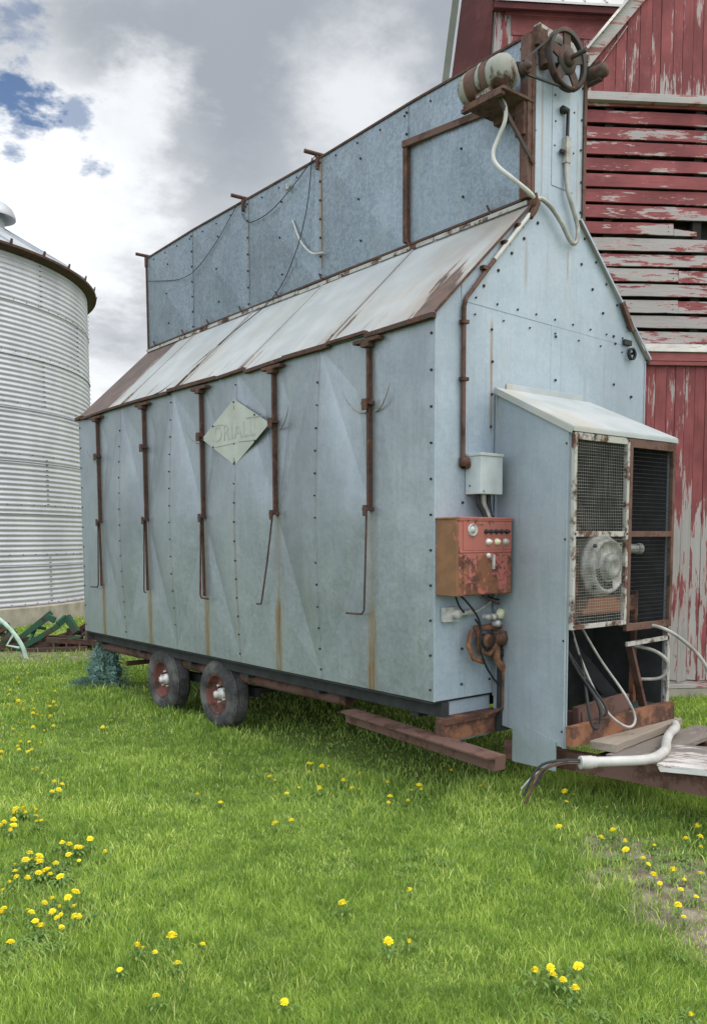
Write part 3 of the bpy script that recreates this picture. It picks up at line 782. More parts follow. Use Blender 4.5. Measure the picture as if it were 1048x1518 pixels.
# hood interior
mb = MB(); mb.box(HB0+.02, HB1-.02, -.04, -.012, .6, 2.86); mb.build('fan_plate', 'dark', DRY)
mb = MB(); mb.hexa([(HB0+.012, -.05, 1.2), (HB0+.016, -.05, 1.2), (HF0+.024, HY+.03, 1.2), (HF0+.018, HY+.03, 1.2), (HB0+.012, -.05, 2.8), (HB0+.016, -.05, 2.8), (HF0+.024, HY+.03, 2.5), (HF0+.018, HY+.03, 2.5)]); mb.build('shade_liner', 'dark', DRY)  # dark sheets added over the hood's inner sides so the interior reads shaded
mb = MB(); mb.hexa([(HB1-.03, -.05, .6), (HB1-.016, -.05, .6), (HF1-.018, HY+.03, .6), (HF1-.024, HY+.03, .6), (HB1-.03, -.05, 2.8), (HB1-.016, -.05, 2.8), (HF1-.018, HY+.03, 2.5), (HF1-.024, HY+.03, 2.5)]); mb.build('shade_liner', 'dark', DRY)
mb = MB(); mb.lathe([(.44, -.0), (.44, -.10), (.40, -.10), (.38, 0)], (1.14, -.042, 1.75), 'y', 40); mb.lathe([(.001, -.006), (.40, -.006)], (1.14, -.042, 1.75), 'y', 40, 1)
mb.build('fan_ring', ['dark_iron', 'dark'], DRY)
mb = MB()
mb.prism([(.62, -.42, 2.33), (.62, -.42, 1.86), (1.08, -.42, 1.86)], (0, .02, 0)); mb.build('gusset_plate', 'rust', DRY)
mb = MB()
for k in range(46):
    z = 1.12+k*.031
    mb.hexa([(1.16, -.11, z), (1.66, -.11, z), (1.66, -.085, z+.016), (1.16, -.085, z+.016), (1.16, -.108, z+.003), (1.66, -.108, z+.003), (1.66, -.083, z+.019), (1.16, -.083, z+.019)])
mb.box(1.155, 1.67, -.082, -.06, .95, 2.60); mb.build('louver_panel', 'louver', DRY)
# frames of the screen doors
fw = .026
def xat(f): return HF0+.012+(HF1-HF0-.024)*f
YF = HY-.012
def bar(mb, x0, x1, z0, z1, y0=YF-.018, y1=YF+.012): mb.box(x0, x1, y0, y1, z0, z1)
xm = 1.145; zt = ZHF-.035; zmid = 1.865; zb = 1.235
mb = MB(); bar(mb, HF0+.006, HF0+.006+fw, zb, zt); bar(mb, HF0+.006+fw, xm-.02, zt-.045, zt); bar(mb, HF0+.006+fw, xm-.02, zmid-.018, zmid+.018); bar(mb, HF0+.006+fw, xm-.02, zb, zb+.03)
bar(mb, xm-.016, xm+.012, zb, zt)
for p in ((HF0+.022, zmid), (HF0+.022, zb+.02), (xm-.004, zmid), (xm-.004, zt-.02), (.75, zt-.02)): mb.bolt((p[0], YF-.018, p[1]), (0, -1, 0), .008, .006, 1)
fr = mb.build('screen_frame', ['white_steel', 'bolt'], DRY, .002)
mb = MB(); bar(mb, xm+.016, xm+.05, zb-.05, zt); bar(mb, xm+.05, HF1-.036, zt-.06, zt); bar(mb, xm+.05, HF1-.036, zmid-.02, zmid+.02); bar(mb, xm+.05, HF1-.036, zb-.05, zb)
bar(mb, HF1-.036, HF1-.004, zb-.05, zt)
fr2 = mb.build('screen_frame', ['rust2', 'bolt'], DRY, .002); fr2['label'] = 'brown rusty screen frame'
def wires(x0, x1, z0, z1, parent, p=.0205, bulge=0):
    mb = MB(); r = .00095; n = int((x1-x0)/p)
    for i in range(1, n+1):
        x = x0+(x1-x0)*i/(n+1)+random.uniform(-.001, .001)
        mb.tube([(x, YF, z0), (x+random.uniform(-.003, .003), YF-bulge*random.random(), (z0+z1)/2), (x, YF, z1)], r, 4, 0, False)
    n = int((z1-z0)/p)
    for i in range(1, n+1):
        z = z0+(z1-z0)*i/(n+1)+random.uniform(-.001, .001)
        mb.tube([(x0, YF-.002, z), ((x0+x1)/2, YF-.002-bulge*random.random(), z+random.uniform(-.003, .003)), (x1, YF-.002, z)], r, 4, 0, False)
    mb.build('wire_mesh', 'wire', parent)
wires(HF0+.04, xm-.02, zb+.03, zmid-.018, fr, .0205, .006); wires(HF0+.04, xm-.02, zmid+.018, zt-.045, fr, .0205, .004)
def hwires(x0, x1, z0, z1, parent):
    mb = MB(); n = int((z1-z0)/.030)
    for i in range(1, n+1):
        z = z0+(z1-z0)*i/(n+1); mb.tube([(x0, YF, z), (x1, YF, z+random.uniform(-.002, .002))], .0013, 4, 0, False)
    n = int((x1-x0)/.022)
    for i in range(1, n+1):
        x = x0+(x1-x0)*i/(n+1); mb.tube([(x, YF+.002, z0), (x, YF+.002, z1)], .0008, 4, 0, False)
    mb.build('wire_mesh', 'louver', parent)
hwires(xm+.05, HF1-.036, zmid+.02, zt-.06, fr2); hwires(xm+.05, HF1-.036, zb, zmid-.02, fr2)
# lower right bar and dark opening below the screens
mb = MB(); mb.beam((xm+.05, YF, 1.09), (HF1-.01, YF, 1.10), .02, .03); mb.box(HF1-.03, HF1+.004, YF-.01, YF+.02, .5, zb-.052); mb.build('lower_bar', 'white_steel', DRY)
mb = MB(); mb.box(HF0+.02, HF1-.02, -.10, -.07, .45, 1.15); mb.beam((1.55, -.5, .5), (1.3, -.12, 1.05), .03, .09); mb.build('lower_panel', 'louver', DRY)
mb = MB(); mb.beam((1.50, -.66, .60), (1.36, -.62, 1.08), .07, .02); mb.build('brace', 'rust2', DRY)
# blower motor behind the screen
mt = MB(); mc = Vector((1.235, -.45, 1.635))
mt.lathe([(.0, -.10), (.035, -.10), (.04, -.125), (.085, -.12), (.092, -.10), (.098, -.07), (.11, -.066), (.165, -.066), (.178, -.085), (.192, -.082), (.207, -.05), (.22, -.02), (.232, -.015), (.232, .012), (.222, .02), (.222, .05), (.20, .06), (.19, .33), (.12, .36), (.0, .36)], mc, 'y', 36)
for k in range(40):     # cooling slots on the end bell
    a = 2*PI*k/40
    if 1.0*PI < a < 1.62*PI:
        p0 = mc+Vector((math.cos(a)*.115, -.076, math.sin(a)*.115)); p1 = mc+Vector((math.cos(a)*.185, -.064, math.sin(a)*.185))
        mt.beam(p0, p1, .010, .008, (0, 1, 0), 1)
for k in range(4): mt.bolt(mc+Vector((math.cos(PI/4+k*PI/2)*.21, -.052, math.sin(PI/4+k*PI/2)*.21)), (0, -1, 0), .014, .02)
mo = mt.build('fan_motor', ['motor_grey', 'bolt'], DRY)
mb = MB(); mb.lathe([(0, -.06), (.10, -.06), (.11, -.03), (.11, .10), (0, .10)], (1.44, -.38, 1.60), 'y', 24)
mb.tube([(1.36, -.42, 1.77), (1.52, -.46, 1.765), (1.63, -.50, 1.755)], .034, 12, 0); mb.tube([(1.62, -.497, 1.757), (1.655, -.508, 1.755)], .042, 12, 0)
mb.build('terminal_box', 'motor_grey', mo)
mb = MB(); mb.box(.62, 1.60, -.50, -.15, 1.33, 1.40); mb.box(.62, 1.60, -.51, -.50, 1.30, 1.41); mb.box(1.60, 1.635, -.51, -.47, .6, 1.44); mb.box(.63, .66, -.5, -.46, .5, 1.33); mb.box(.64, 1.0, -.44, -.3, 1.72, 1.78); mb.box(.64, .99, -.44, -.2, 1.42, 1.66)
mb.build('motor_mount', 'rustorange', DRY)
# rusty channel at the foot of the hood, loops of cable
mb = MB(); mb.beam((HF0+.0, HY-.03, .525), (HF1+.02, HY-.03, .555), .06, .13); mb.build('front_channel', 'rustorange', DRY)
mb = MB(); mb.beam((.75, HY+.08, .62), (1.3, HY+.05, .66), .05, .12); mb.beam((.8, -.2, .55), (.8, -.66, .6), .05, .1); mb.build('cross_member', 'rust2', DRY)
for pts, r, m_ in (([(1.05, -.25, 1.35), (.95, -.5, 1.0), (.72, -.74, .72), (.70, -.80, .58), (.78, -.80, .60), (.80, -.75, .75), (.84, -.5, 1.0), (.95, -.25, 1.35)], .011, 'dark'),
                   ([(1.1, -.25, 1.35), (.95, -.5, 1.0), (.90, -.74, .68), (1.02, -.84, .545), (1.14, -.83, .58), (1.12, -.76, .74), (1.15, -.5, 1.0), (1.2, -.2, 1.35)], .010, 'cablegrey'),
                   ([(.95, -.2, 1.3), (.86, -.5, 1.0), (.88, -.76, .70), (.86, -.77, .62)], .008, 'dark'),
                   ([(1.42, -.55, 1.06), (1.50, -.74, 1.02), (1.58, -.80, .93), (1.56, -.76, .82), (1.45, -.6, .8)], .013, 'cablegrey')):
    mb = MB(); mb.tube(smooth_path(pts), r, 8); mb.build('cable', m_, DRY)
mb = MB(); mb.tube(smooth_path([(1.42, -.5, 1.2), (1.50, -.75, 1.20), (1.66, -.86, 1.10), (1.82, -.95, .92), (1.90, -.99, .68), (1.84, -1.05, .42), (1.72, -1.12, .12)]), .013, 8)
mb.build('cable', 'cablegrey', DRY)

# ---- electrical boxes
mb = MB(); mb.box(.01, .55, -.20, -.006, 1.455, 1.972); mb.box(.004, .556, -.206, -.196, 1.955, 1.982); mb.box(.002, .558, -.208, -.004, 1.966, 1.98)
mb.box(.03, .548, -.2065, -.199, 1.742, 1.757)
box = mb.build('control_box', 'redbox', DRY, .004)
mb = MB(); mb.box(.07, .547, -.2045, -.199, 1.76, 1.952); mb.build('control_panel', 'redbox', box)
mb = MB(); mb.box(.07, .547, -.2055, -.199, 1.46, 1.738); mb.build('door', 'redbox', box, .003)
for i in range(5):
    mb = MB(); x = .285+.052*i; mb.lathe([(.0, -.03), (.011, -.028), (.012, -.01), (.017, -.004), (.017, 0)], (x, -.205, 1.885), 'y', 12); k = mb.build('knob', 'dark' if i % 2 else 'rubber_black', box)
for i in range(3):
    mb = MB(); x = .31+.085*i; mb.lathe([(.0, -.022), (.018, -.02), (.022, -.006), (.024, 0)], (x, -.205, 1.815), 'y', 14); mb.beam((x-.012, -.228, 1.81), (x+.012, -.228, 1.82), .012, .012); mb.build('knob', ['chrome', 'cream_plastic', 'chrome'][i], box)
mb = MB(); mb.lathe([(.0, -.012), (.018, -.012), (.022, -.004), (.034, -.004), (.04, -.012), (.044, 0)], (.155, -.205, 1.895), 'y', 20); mb.build('dial', 'motor_grey', box)
mb = MB(); mb.lathe([(0, -.02), (.016, -.018), (.018, 0)], (.305, -.207, 1.722), 'y', 12); mb.box(.35, .362, -.222, -.206, 1.63, 1.728); mb.build('latch', 'chrome', box)
mb = MB(); mb.box(.29, .51, -.15, -.006, 2.142, 2.41); mb.box(.283, .517, -.157, -.004, 2.40, 2.42); mb.bolt((.289, -.05, 2.2), (-1, 0, 0), .008, .005); mb.bolt((.32, -.151, 2.16), (0, -1, 0), .006, .005)
mb.build('junction_box', ['grey_paint', 'bolt'], DRY, .003)
for dx_ in (.0, .05, .10):
    mb = MB(); mb.tube(smooth_path([(.34+dx_, -.08, 2.145), (.345+dx_, -.08, 2.08), (.385+dx_*.6, -.09, 2.02), (.40+dx_*.5, -.10, 1.98)]), .018 if dx_ != .05 else .022, 8); mb.build('conduit', 'cablegrey' if dx_ == .05 else 'dark', DRY)
mb = MB(); mb.tube([(.252, -.02, 2.33), (.252, -.02, 3.40), (.27, -.022, 3.46), (.50, -.028, 3.715), (.9, -.028, 4.13), (.955, -.03, 4.22)], .0155, 8)
cond = mb.build('conduit', 'rust2', DRY); cond['label'] = 'long brown pipe up the end wall'
mb = MB(); mb.tube([(.54, -.028, 3.76), (.9, -.03, 4.14)], .018, 8); mb.build('conduit', 'pvc', DRY)
for p in ((.252, 3.30), (.252, 2.92), (.66, 3.90), (.80, 4.045), (.45, 3.69)):
    mb = MB(); mb.box(p[0]-.03, p[0]+.03, -.042, -.005, p[1]-.012, p[1]+.012); mb.build('pipe_clamp', 'rust', DRY)
mb = MB(); mb.lathe([(.03, -.03), (.03, .03)], (.275, -.03, 2.345), 'x', 10); mb.lathe([(0, -.03), (.036, -.028), (.036, .03), (0, .032)], (.255, -.03, 2.36), 'z', 10); mb.build('elbow', 'rust', DRY)

mb = MB(); mb.box(.14, .60, .034, .05, .40, .715); mb.build('lower_sheet', 'end', DRY)
# gas train below the box
mb = MB(); mb.box(.06, .20, -.05, -.006, 1.27, 1.37); mb.lathe([(0, -.03), (.035, -.03), (.035, 0)], (.16, -.05, 1.32), 'y', 14); mb.tube([(.20, -.04, 1.32), (.30, -.05, 1.33)], .02, 8); mb.build('meter_box', 'motor_grey', DRY)
mb = MB(); mb.tube([(.33, -.07, 1.21), (.70, -.07, 1.215)], .022, 10); mb.tube([(.36, -.07, 1.22), (.36, -.09, 1.05), (.45, -.09, 1.02), (.52, -.10, 1.10)], .022, 10); mb.tube([(.52, -.10, 1.16), (.52, -.10, .98), (.60, -.10, .90)], .028, 10)
mb.lathe([(0, -.05), (.05, -.045), (.06, 0), (.05, .05), (0, .055)], (.55, -.10, 1.13), 'z', 14); mb.lathe([(0, -.03), (.05, -.03), (.05, .03), (0, .03)], (.42, -.10, 1.12), 'y', 12)
mb.tube([(.60, -.10, .92), (.60, -.10, .62), (.48, -.06, .58)], .02, 8)
mb.tube([(.30, -.07, 1.20), (.25, -.08, 1.10), (.30, -.09, 1.0), (.40, -.09, .97)], .018, 8); mb.build('gas_valve', 'rustorange', DRY)
mb = MB(); 
for i, x in enumerate((.40, .46, .50)): mb.lathe([(0, -.06), (.022, -.055), (.024, 0)], (x, -.09, 1.29-.05*(i == 2)), 'y', 10)
mb.build('coupling', 'motor_grey', DRY)
mb = MB(); mb.lathe([(0, -.03), (.034, -.026), (.04, 0)], (.575, -.08, 1.30), 'y', 18); mb.build('cap', 'cream_plastic', DRY)
mb = MB(); mb.lathe([(0, -.03), (.03, -.026), (.03, 0)], (.60, -.08, 1.02), 'y', 18); mb.build('gauge', 'dark', DRY)
mb = MB(); mb.tube(smooth_path([(.66, -.03, 1.455), (.662, -.03, 1.3), (.665, -.035, 1.1), (.66, -.04, .7)]), .014, 8); mb.build('conduit', 'pvc', DRY)
mb = MB(); mb.tube(smooth_path([(.26, -.05, 1.31), (.36, -.06, 1.33), (.48, -.06, 1.38), (.58, -.04, 1.44)]), .011, 8); mb.build('conduit', 'cablegrey', DRY)
for pts in ([(.14, -.1, 1.46), (.22, -.1, 1.40), (.31, -.11, 1.30), (.34, -.12, 1.2), (.33, -.12, 1.08), (.42, -.11, .92), (.58, -.09, .78), (.70, -.08, .80)],
            [(.12, -.08, 1.46), (.16, -.08, 1.38), (.22, -.07, 1.33)], [(.30, -.1, 1.28), (.34, -.11, 1.22), (.36, -.12, 1.10), (.42, -.11, 1.05)], [(.46, -.05, 1.46), (.50, -.06, 1.42), (.62, -.05, 1.40), (.7, -.04, 1.43)]):
    mb = MB(); mb.tube(smooth_path(pts), .0075, 6); mb.build('wire', 'rubber_black', DRY)
mb = MB(); mb.tube(smooth_path([(.42, -.05, 1.44), (.50, -.07, 1.40), (.58, -.06, 1.375), (.68, -.04, 1.38)]), .009, 6); mb.build('wire', 'rust2', DRY)

# ---- drive on the tower: motor, belt, pulleys
mb = MB(); c = Vector((.715, .02, 5.085)); r = .122
mb.lathe([(0, .40), (.10, .395), (r-.006, .365), (r, .32), (r, .215)], c, 'y', 28); mb.lathe([(r-.003, .215), (r-.003, .10)], c, 'y', 28, 0); mb.lathe([(r, .10), (r, .035), (r-.012, .0), (.05, -.02), (0, -.02)], c, 'y', 28)
mb.lathe([(r+.005, .20), (r+.005, .17)], c, 'y', 28)
mb.box(.63, .80, .10, .25, 4.955, 4.985)
md = mb.build('drive_motor', 'cream', DRY)
mb = MB(); mb.lathe([(r+.0015, .315), (r+.0015, .212)], c, 'y', 28); mb.lathe([(r+.0015, .165), (r+.0015, .11)], c, 'y', 28); mb.build('motor_band', 'rust2', md)
mb = MB(); mb.box(.62, .95, -.02, .36, 4.925, 4.945); mb.box(.62, .66, -.0, .38, 4.90, 4.925); mb.box(.86, .95, .0, .08, 4.70, 4.93); mb.box(.88, .94, .02, .3, 4.86, 4.924); mb.build('motor_plate', 'rust2', DRY)
mb = MB(); mb.beam((.68, .08, 4.92), (.94, -.03, 4.50), .022, .022); mb.build('stay', 'dark_iron', DRY)
def pulley(cx, cz, R_, rim, name, y, spokes, mat):
    mb = MB()
    mb.lathe([(R_-rim, -.018), (R_, -.022), (R_-.012, 0), (R_, .022), (R_-rim, .018), (R_-rim, -.018)], (cx, y, cz), 'y', 44)
    if spokes:
        mb.lathe([(0, -.045), (.045, -.045), (.052, -.03), (.052, .03), (0, .03)], (cx, y, cz), 'y', 20)
        mb.lathe([(.052, -.012), (.098, -.010), (.098, .010), (.052, .012)], (cx, y, cz), 'y', 24)
        for k in range(spokes):
            a = 2*PI*k/spokes+.35
            mb.beam((cx+math.cos(a)*.05, y, cz+math.sin(a)*.05), (cx+math.cos(a)*(R_-rim+.004), y, cz+math.sin(a)*(R_-rim+.004)), .014, .074, (math.cos(a+PI/2), 0, math.sin(a+PI/2)))
    else: mb.lathe([(0, -.02), (R_-rim, -.018)], (cx, y, cz), 'y', 20); mb.lathe([(0, -.05), (.02, -.045), (.02, 0)], (cx, y, cz), 'y', 10)
    return mb.build(name, mat, DRY)
PX, PZ, PR = 1.205, 5.262, .208; YB = -.10
pulley(PX, PZ, PR, .028, 'belt_pulley', YB, 5, 'dark_iron'); pulley(.755, 5.065, .045, .02, 'motor_pulley', YB, 0, 'dark_iron')
mb = MB(); mb.tube([(PX, .02, PZ), (PX, -.27, PZ)], .017, 10); mb.build('shaft', 'dark_iron', DRY)
mb = MB(); d = Vector((PX-.755, 0, PZ-5.065)).normalized(); nrm = Vector((-d.z, 0, d.x))
A = Vector((.755, YB, 5.065)); Bc = Vector((PX, YB, PZ))
mb.beam(A+nrm*.043, Bc+nrm*(PR-.004), .016, .011, nrm); mb.beam(A-nrm*.043, Bc-nrm*(PR-.004), .016, .011, nrm)
a_ = math.atan2(d.z, d.x)
for k in range(22):
    a0 = a_-PI/2+PI*k/22; a1 = a_-PI/2+PI*(k+1)/22
    mb.beam(Bc+Vector((math.cos(a0), 0, math.sin(a0)))*(PR+.001), Bc+Vector((math.cos(a1), 0, math.sin(a1)))*(PR+.001), .016, .010, Vector((math.cos(a0), 0, math.sin(a0))))
mb.build('drive_belt', 'rubber_black', DRY)
mb = MB(); mb.prism([(.70, -.06, 5.10), (.80, -.06, 5.13), (.83, -.06, 5.05), (.76, -.06, 4.99)], (0, -.01, 0)); mb.build('belt_guard', 'dark', DRY)
mb = MB(); mb.box(1.555, 1.60, -.13, .02, 5.23, 5.36); mb.lathe([(0, -.14), (.05, -.13), (.055, -.02)], (1.58, -.03, 5.295), 'y', 14); mb.build('bearing', 'dark_iron', DRY)
mb = MB(); mb.tube([(1.03, -.02, 5.36), (1.03, -.05, 5.18)], .04, 10); mb.box(.94, 1.05, -.05, .0, 5.31, 5.43); mb.build('belt_tensioner', 'rust', DRY)
# switch and conduit on the tower face
mb = MB(); mb.tube([(1.27, -.03, 4.975), (1.315, -.035, 4.98), (1.315, -.03, 4.76)], .013, 8); mb.lathe([(0, -.025), (.026, -.02), (.026, .02), (0, .025)], (1.27, -.03, 4.965), 'x', 10); mb.build('switch_arm', 'rubber_black', DRY)
mb = MB(); mb.box(1.285, 1.335, -.05, -.006, 4.60, 4.78); mb.tube([(1.31, -.03, 4.6), (1.312, -.03, 4.52)], .018, 8); mb.bolt((1.27, -.03, 4.67), (-1, 0, 0), .02, .03); mb.build('switch_box', ['cablegrey', 'bolt'], DRY)
mb = MB(); mb.tube(smooth_path([(1.312, -.03, 4.53), (1.32, -.04, 4.40), (1.39, -.04, 4.28), (1.44, -.045, 4.16), (1.425, -.05, 4.07), (1.385, -.05, 4.035), (1.33, -.05, 4.06), (1.23, -.05, 4.16), (1.12, -.045, 4.24), (1.02, -.04, 4.275), (.97, -.04, 4.26)]), .0165, 8); mb.build('conduit', 'cablegrey', DRY)
mb = MB(); mb.tube(smooth_path([(.96, -.04, 4.25), (.88, -.05, 4.28), (.76, .0, 4.36), (.70, .10, 4.47), (.69, .13, 4.56), (.71, .10, 4.66), (.73, .06, 4.76), (.735, .06, 4.86), (.72, .10, 4.94)]), .015, 8); mb.build('conduit', 'pvc', DRY)
mb = MB(); mb.tube(smooth_path([(.93, -.05, 4.29), (.95, -.05, 4.2), (.90, -.04, 4.12)]), .02, 8); mb.lathe([(0, -.03), (.035, -.03), (.035, .03), (0, .03)], (.95, -.03, 4.23), 'y', 10); mb.build('elbow', 'rust', DRY)
# loose wires on the hopper side
for pts, r, m_ in (([(XA-.02, 2.57, 5.42), (XA-.05, 2.9, 5.24), (XA-.05, 3.3, 5.12), (XA-.04, 3.7, 5.13), (XA-.02, 3.89, 5.28)], .0045, 'dark'),
                   ([(XA-.02, 2.62, 5.42), (XA-.05, 2.66, 5.0), (XA-.06, 2.85, 4.6), (XA-.05, 3.25, 4.28), (.62, 3.6, 3.95), (.1, 3.95, 3.43), (-.09, 4.0, 3.3)], .0045, 'dark'),
                   ([(XA-.02, 3.95, 5.40), (XA-.04, 4.5, 5.06), (XA-.05, 5.1, 4.90), (XA-.04, 6.1, 5.08)], .004, 'dark')):
    mb = MB(); mb.tube(smooth_path(pts, 8), r, 5); mb.build('wire', m_, DRY)
mb = MB(); mb.tube(smooth_path([(XA-.04, 2.92, 4.93), (XA-.05, 2.78, 4.70), (XA-.05, 2.6, 4.54), (XA-.04, 2.42, 4.50)]), .010, 6); mb.build('hose', 'pvc', DRY)
mb = MB(); mb.tube(smooth_path([(XA-.03, 3.02, 5.30), (XA-.05, 3.0, 5.24), (XA-.03, 2.96, 5.28)]), .012, 6); mb.build('hook', 'cablegrey', DRY)
# lifting ring at the far corner of the end wall
mb = MB(); mb.lathe([(.036, -.012), (.05, -.012), (.05, .012), (.036, .012), (.036, -.012)], (2.20, -.03, 3.335), 'y', 20); mb.box(2.10, 2.2, -.03, -.006, 3.40, 3.44); mb.build('lifting_ring', 'dark', DRY)
mb = MB(); mb.beam((2.05, -.03, 3.72), (2.20, -.03, 3.52), .03, .04); mb.build('clip', 'rust2', DRY)

# ---- chassis and wheels
mb = MB(); mb.box(.08, .15, -.0, LY+.0, .60, .70); mb.build('frame_rail', 'dark', DRY)
mb = MB(); mb.box(W-.10, W-.03, -.02, LY+.02, .60, .70); mb.build('frame_rail', 'dark_iron', DRY)
for xr in (.22, W-.22):
    mb = MB(); mb.tube([(xr, 6.15, .515), (xr, 1.2, .53)], .055, 12); mb.build('frame_tube', 'rust2', DRY)
mb = MB(); mb.beam((.03, .95, .47), (.03, -.58, .40), .10, .085); mb.beam((.0, .95, .515), (.0, -.58, .445), .16, .012); mb.build('skid_rail', 'rust2', DRY)
mb = MB(); mb.box(.05, .84, -.05, .03, .44, .60); mb.box(.05, .84, -.07, -.05, .56, .60); mb.build('end_channel', 'rustorange', DRY)
for y in (.3, 1.5, 2.6, 3.7, 4.9, 6.0):
    mb = MB(); mb.box(.1, W-.1, y-.04, y+.04, .56, .69); mb.build('cross_beam', 'dark', DRY)
mb = MB(); mb.tube([(.3, 5.7, .33), (W-.5, 5.7, .33)], .03, 8); mb.build('cross_beam', 'rust2', DRY)
mb = MB(); mb.box(.0, W, LY-.04, LY+.04, .60, .71); mb.build('rear_beam', 'dark_iron', DRY)
def wheel_meshes(xc, sg):
    """tyre, rim, hub for a wheel whose outer face looks along sg*x; x measured from the outer face inwards"""
    R_ = .345; w_ = .215
    def X(v): return -sg*v
    t = MB(); prof = [(.185, .055), (.19, .02), (.215, .004), (.27, -.002), (.305, .008), (.325, .028), (R_-.002, .045)]
    g = []
    for k in range(7):
        a = .052+k*(w_-.104)/6.5; g += [(R_, a), (R_, a+.010), (R_-.009, a+.0115), (R_-.009, a+.0155)]
    prof += g+[(R_-.002, w_-.045), (.325, w_-.028), (.305, w_-.008), (.27, w_), (.2, w_-.01), (.185, w_-.05)]
    t.lathe([(r, X(v)) for r, v in prof], (0, 0, 0), 'x', 56)
    for k in range(56):
        a = 2*PI*k/56; t.beam((X(.028), math.cos(a)*.328, math.sin(a)*.328), (X(.052), math.cos(a)*.3335, math.sin(a)*.3335), .014, .012, (0, math.cos(a), math.sin(a)))
    r = MB(); r.lathe([(p, X(v)) for p, v in [(.19, .02), (.196, .012), (.186, .016), (.178, .05), (.165, .09), (.15, .10), (.105, .075), (.085, .07), (.08, .075)]], (0, 0, 0), 'x', 40)
    for k in range(5):
        a = 2*PI*k/5; r.beam((X(.094), math.cos(a)*.135, math.sin(a)*.135), (X(.094), math.cos(a)*.155, math.sin(a)*.155), .05, .006, (sg, 0, 0), 0)
    h = MB(); h.lathe([(p, X(v)) for p, v in [(.0, -.005), (.03, .0), (.036, .012), (.036, .05), (.055, .055), (.06, .09), (.06, .12)]], (0, 0, 0), 'x', 20)
    for k in range(5):
        a = 2*PI*k/5+.3; h.tube([(X(.09), math.cos(a)*.085, math.sin(a)*.085), (X(.05), math.cos(a)*.085, math.sin(a)*.085)], .012, 6)
    return t, r, h
WH = {}
for sg in (-1, 1):
    for y in (4.28, 3.10):
        e = bpy.data.objects.new('wheel', None); COL.objects.link(e); e.parent = DRY
        e.location = (.05 if sg < 0 else W-.05, y, .335)
        if sg in WH:
            for src in WH[sg]:
                k = src.copy(); COL.objects.link(k); k.parent = e; k.rotation_euler.x = .9
        else:
            t, r, h = wheel_meshes(0, sg)
            WH[sg] = [t.build('tyre', 'tyre', e), r.build('rim', 'rim', e), h.build('hub', 'chrome', e)]
for y in (4.28, 3.10):
    mb = MB(); mb.tube([(.15, y, .325), (W-.15, y, .325)], .04, 10); mb.build('axle', 'dark_iron', DRY)
mb = MB(); mb.beam((.36, 4.5, .36), (.36, 2.8, .36), .06, .09); mb.beam((.36, 3.66, .36), (.36, 3.66, .6), .1, .12); mb.build('walking_beam', 'dark', DRY)
mb = MB(); mb.beam((W-.36, 4.5, .36), (W-.36, 2.8, .36), .06, .09); mb.build('walking_beam', 'dark', DRY)
# tongue
mb = MB()
for xa, xb in ((.62, 1.08), (1.86, 1.36)):
    mb.beam((xa, -.12, .322), (xb+.0, -2.9, .322), .08, .125)
mb.beam((.72, -.78, .325), (1.76, -.78, .325), .08, .08); mb.beam((.9, -1.75, .325), (1.55, -1.75, .325), .08, .08)
mb.build('tongue', 'rust2', DRY)

# ---- loose things on the tongue
def plank(name, label, mat, p, q, w, h, up=(0, 0, 1), cat='plank', notch=False):
    p = Vector(p); q = Vector(q); L = (q-p).length; d = (q-p).normalized()
    mb = MB(); n = 9; sec = []
    for i in range(n):
        f = i/(n-1); j = [random.uniform(-.006, .006) for _ in range(4)]
        e = (random.uniform(-.02, .02) if i in (0, n-1) else 0)
        xx = L*f+e
        sec.append([(xx+random.uniform(-.01, .01)*(i in (0, n-1)), -w/2+j[0], -h/2), (xx, w/2+j[1], -h/2), (xx+e, w/2+j[1], h/2+j[2]*.3), (xx-e, -w/2+j[0], h/2+j[3]*.3)])
    vs = [v for s in sec for v in s]; fs = [(3, 2, 1, 0), tuple(4*(n-1)+k for k in range(4))]
    for i in range(n-1):
        for k in range(4): fs.append((4*i+k, 4*i+(k+1) % 4, 4*i+4+(k+1) % 4, 4*i+4+k))
    mb.add(vs, fs); o = mb.build(name, mat, None, .004)
    a = d.cross(Vector(up)).normalized()
    m = Matrix((d, -a, (-a).cross(d)*-1 if False else d.cross(-a))).transposed().to_4x4(); m.translation = p
    o.matrix_world = m
    return tag(o, label, cat)
plank('plank', 'short tan weathered plank lying across the tongue below the blower hood', 'plank', (.74, -.85, .452), (1.80, -.70, .462), .19, .055)
plank('plank', 'dark rotten plank between the tan plank and the white painted board', 'plankdark', (.72, -1.03, .405), (1.95, -.93, .406), .24, .036)
plank('plank', 'wide board with peeling white paint beside the plastic pipe', 'plankwhite', (.93, -1.16, .415), (1.52, -2.33, .42), .62, .045)
mb = MB(); mb.tube(smooth_path([(.25, -1.05, .468), (.42, -1.15, .466), (.63, -1.265, .468), (.88, -1.22, .474), (1.11, -1.09, .478), (1.34, -.98, .48), (1.50, -.925, .482), (1.60, -.86, .484)]), .031, 14)
mb.tube([(.235, -1.042, .468), (.30, -1.08, .467)], .040, 14); mb.tube([(.302, -1.081, .467), (.322, -1.093, .467)], .036, 14)
pv = mb.build('conduit_pipe', 'pvc'); tag(pv, 'curved white plastic conduit pipe lying on the planks', 'pipe')
for k in range(5):
    mb = MB(); o1 = random.uniform(-.02, .02); o2 = random.uniform(-.02, .02)
    mb.tube(smooth_path([(.27, -1.06+o1*.6, .468+o2*.6), (.15, -.99+o1, .475+o2), (.06-.02*k, -.93+o1*2.5, .43+o2*2), (.0-.03*k, -.90+o1*4, .37-.03*k)]), .008, 6); mb.build('wire', ['cablegrey', 'dark', 'cablegrey', 'dark', 'rust'][k], pv)

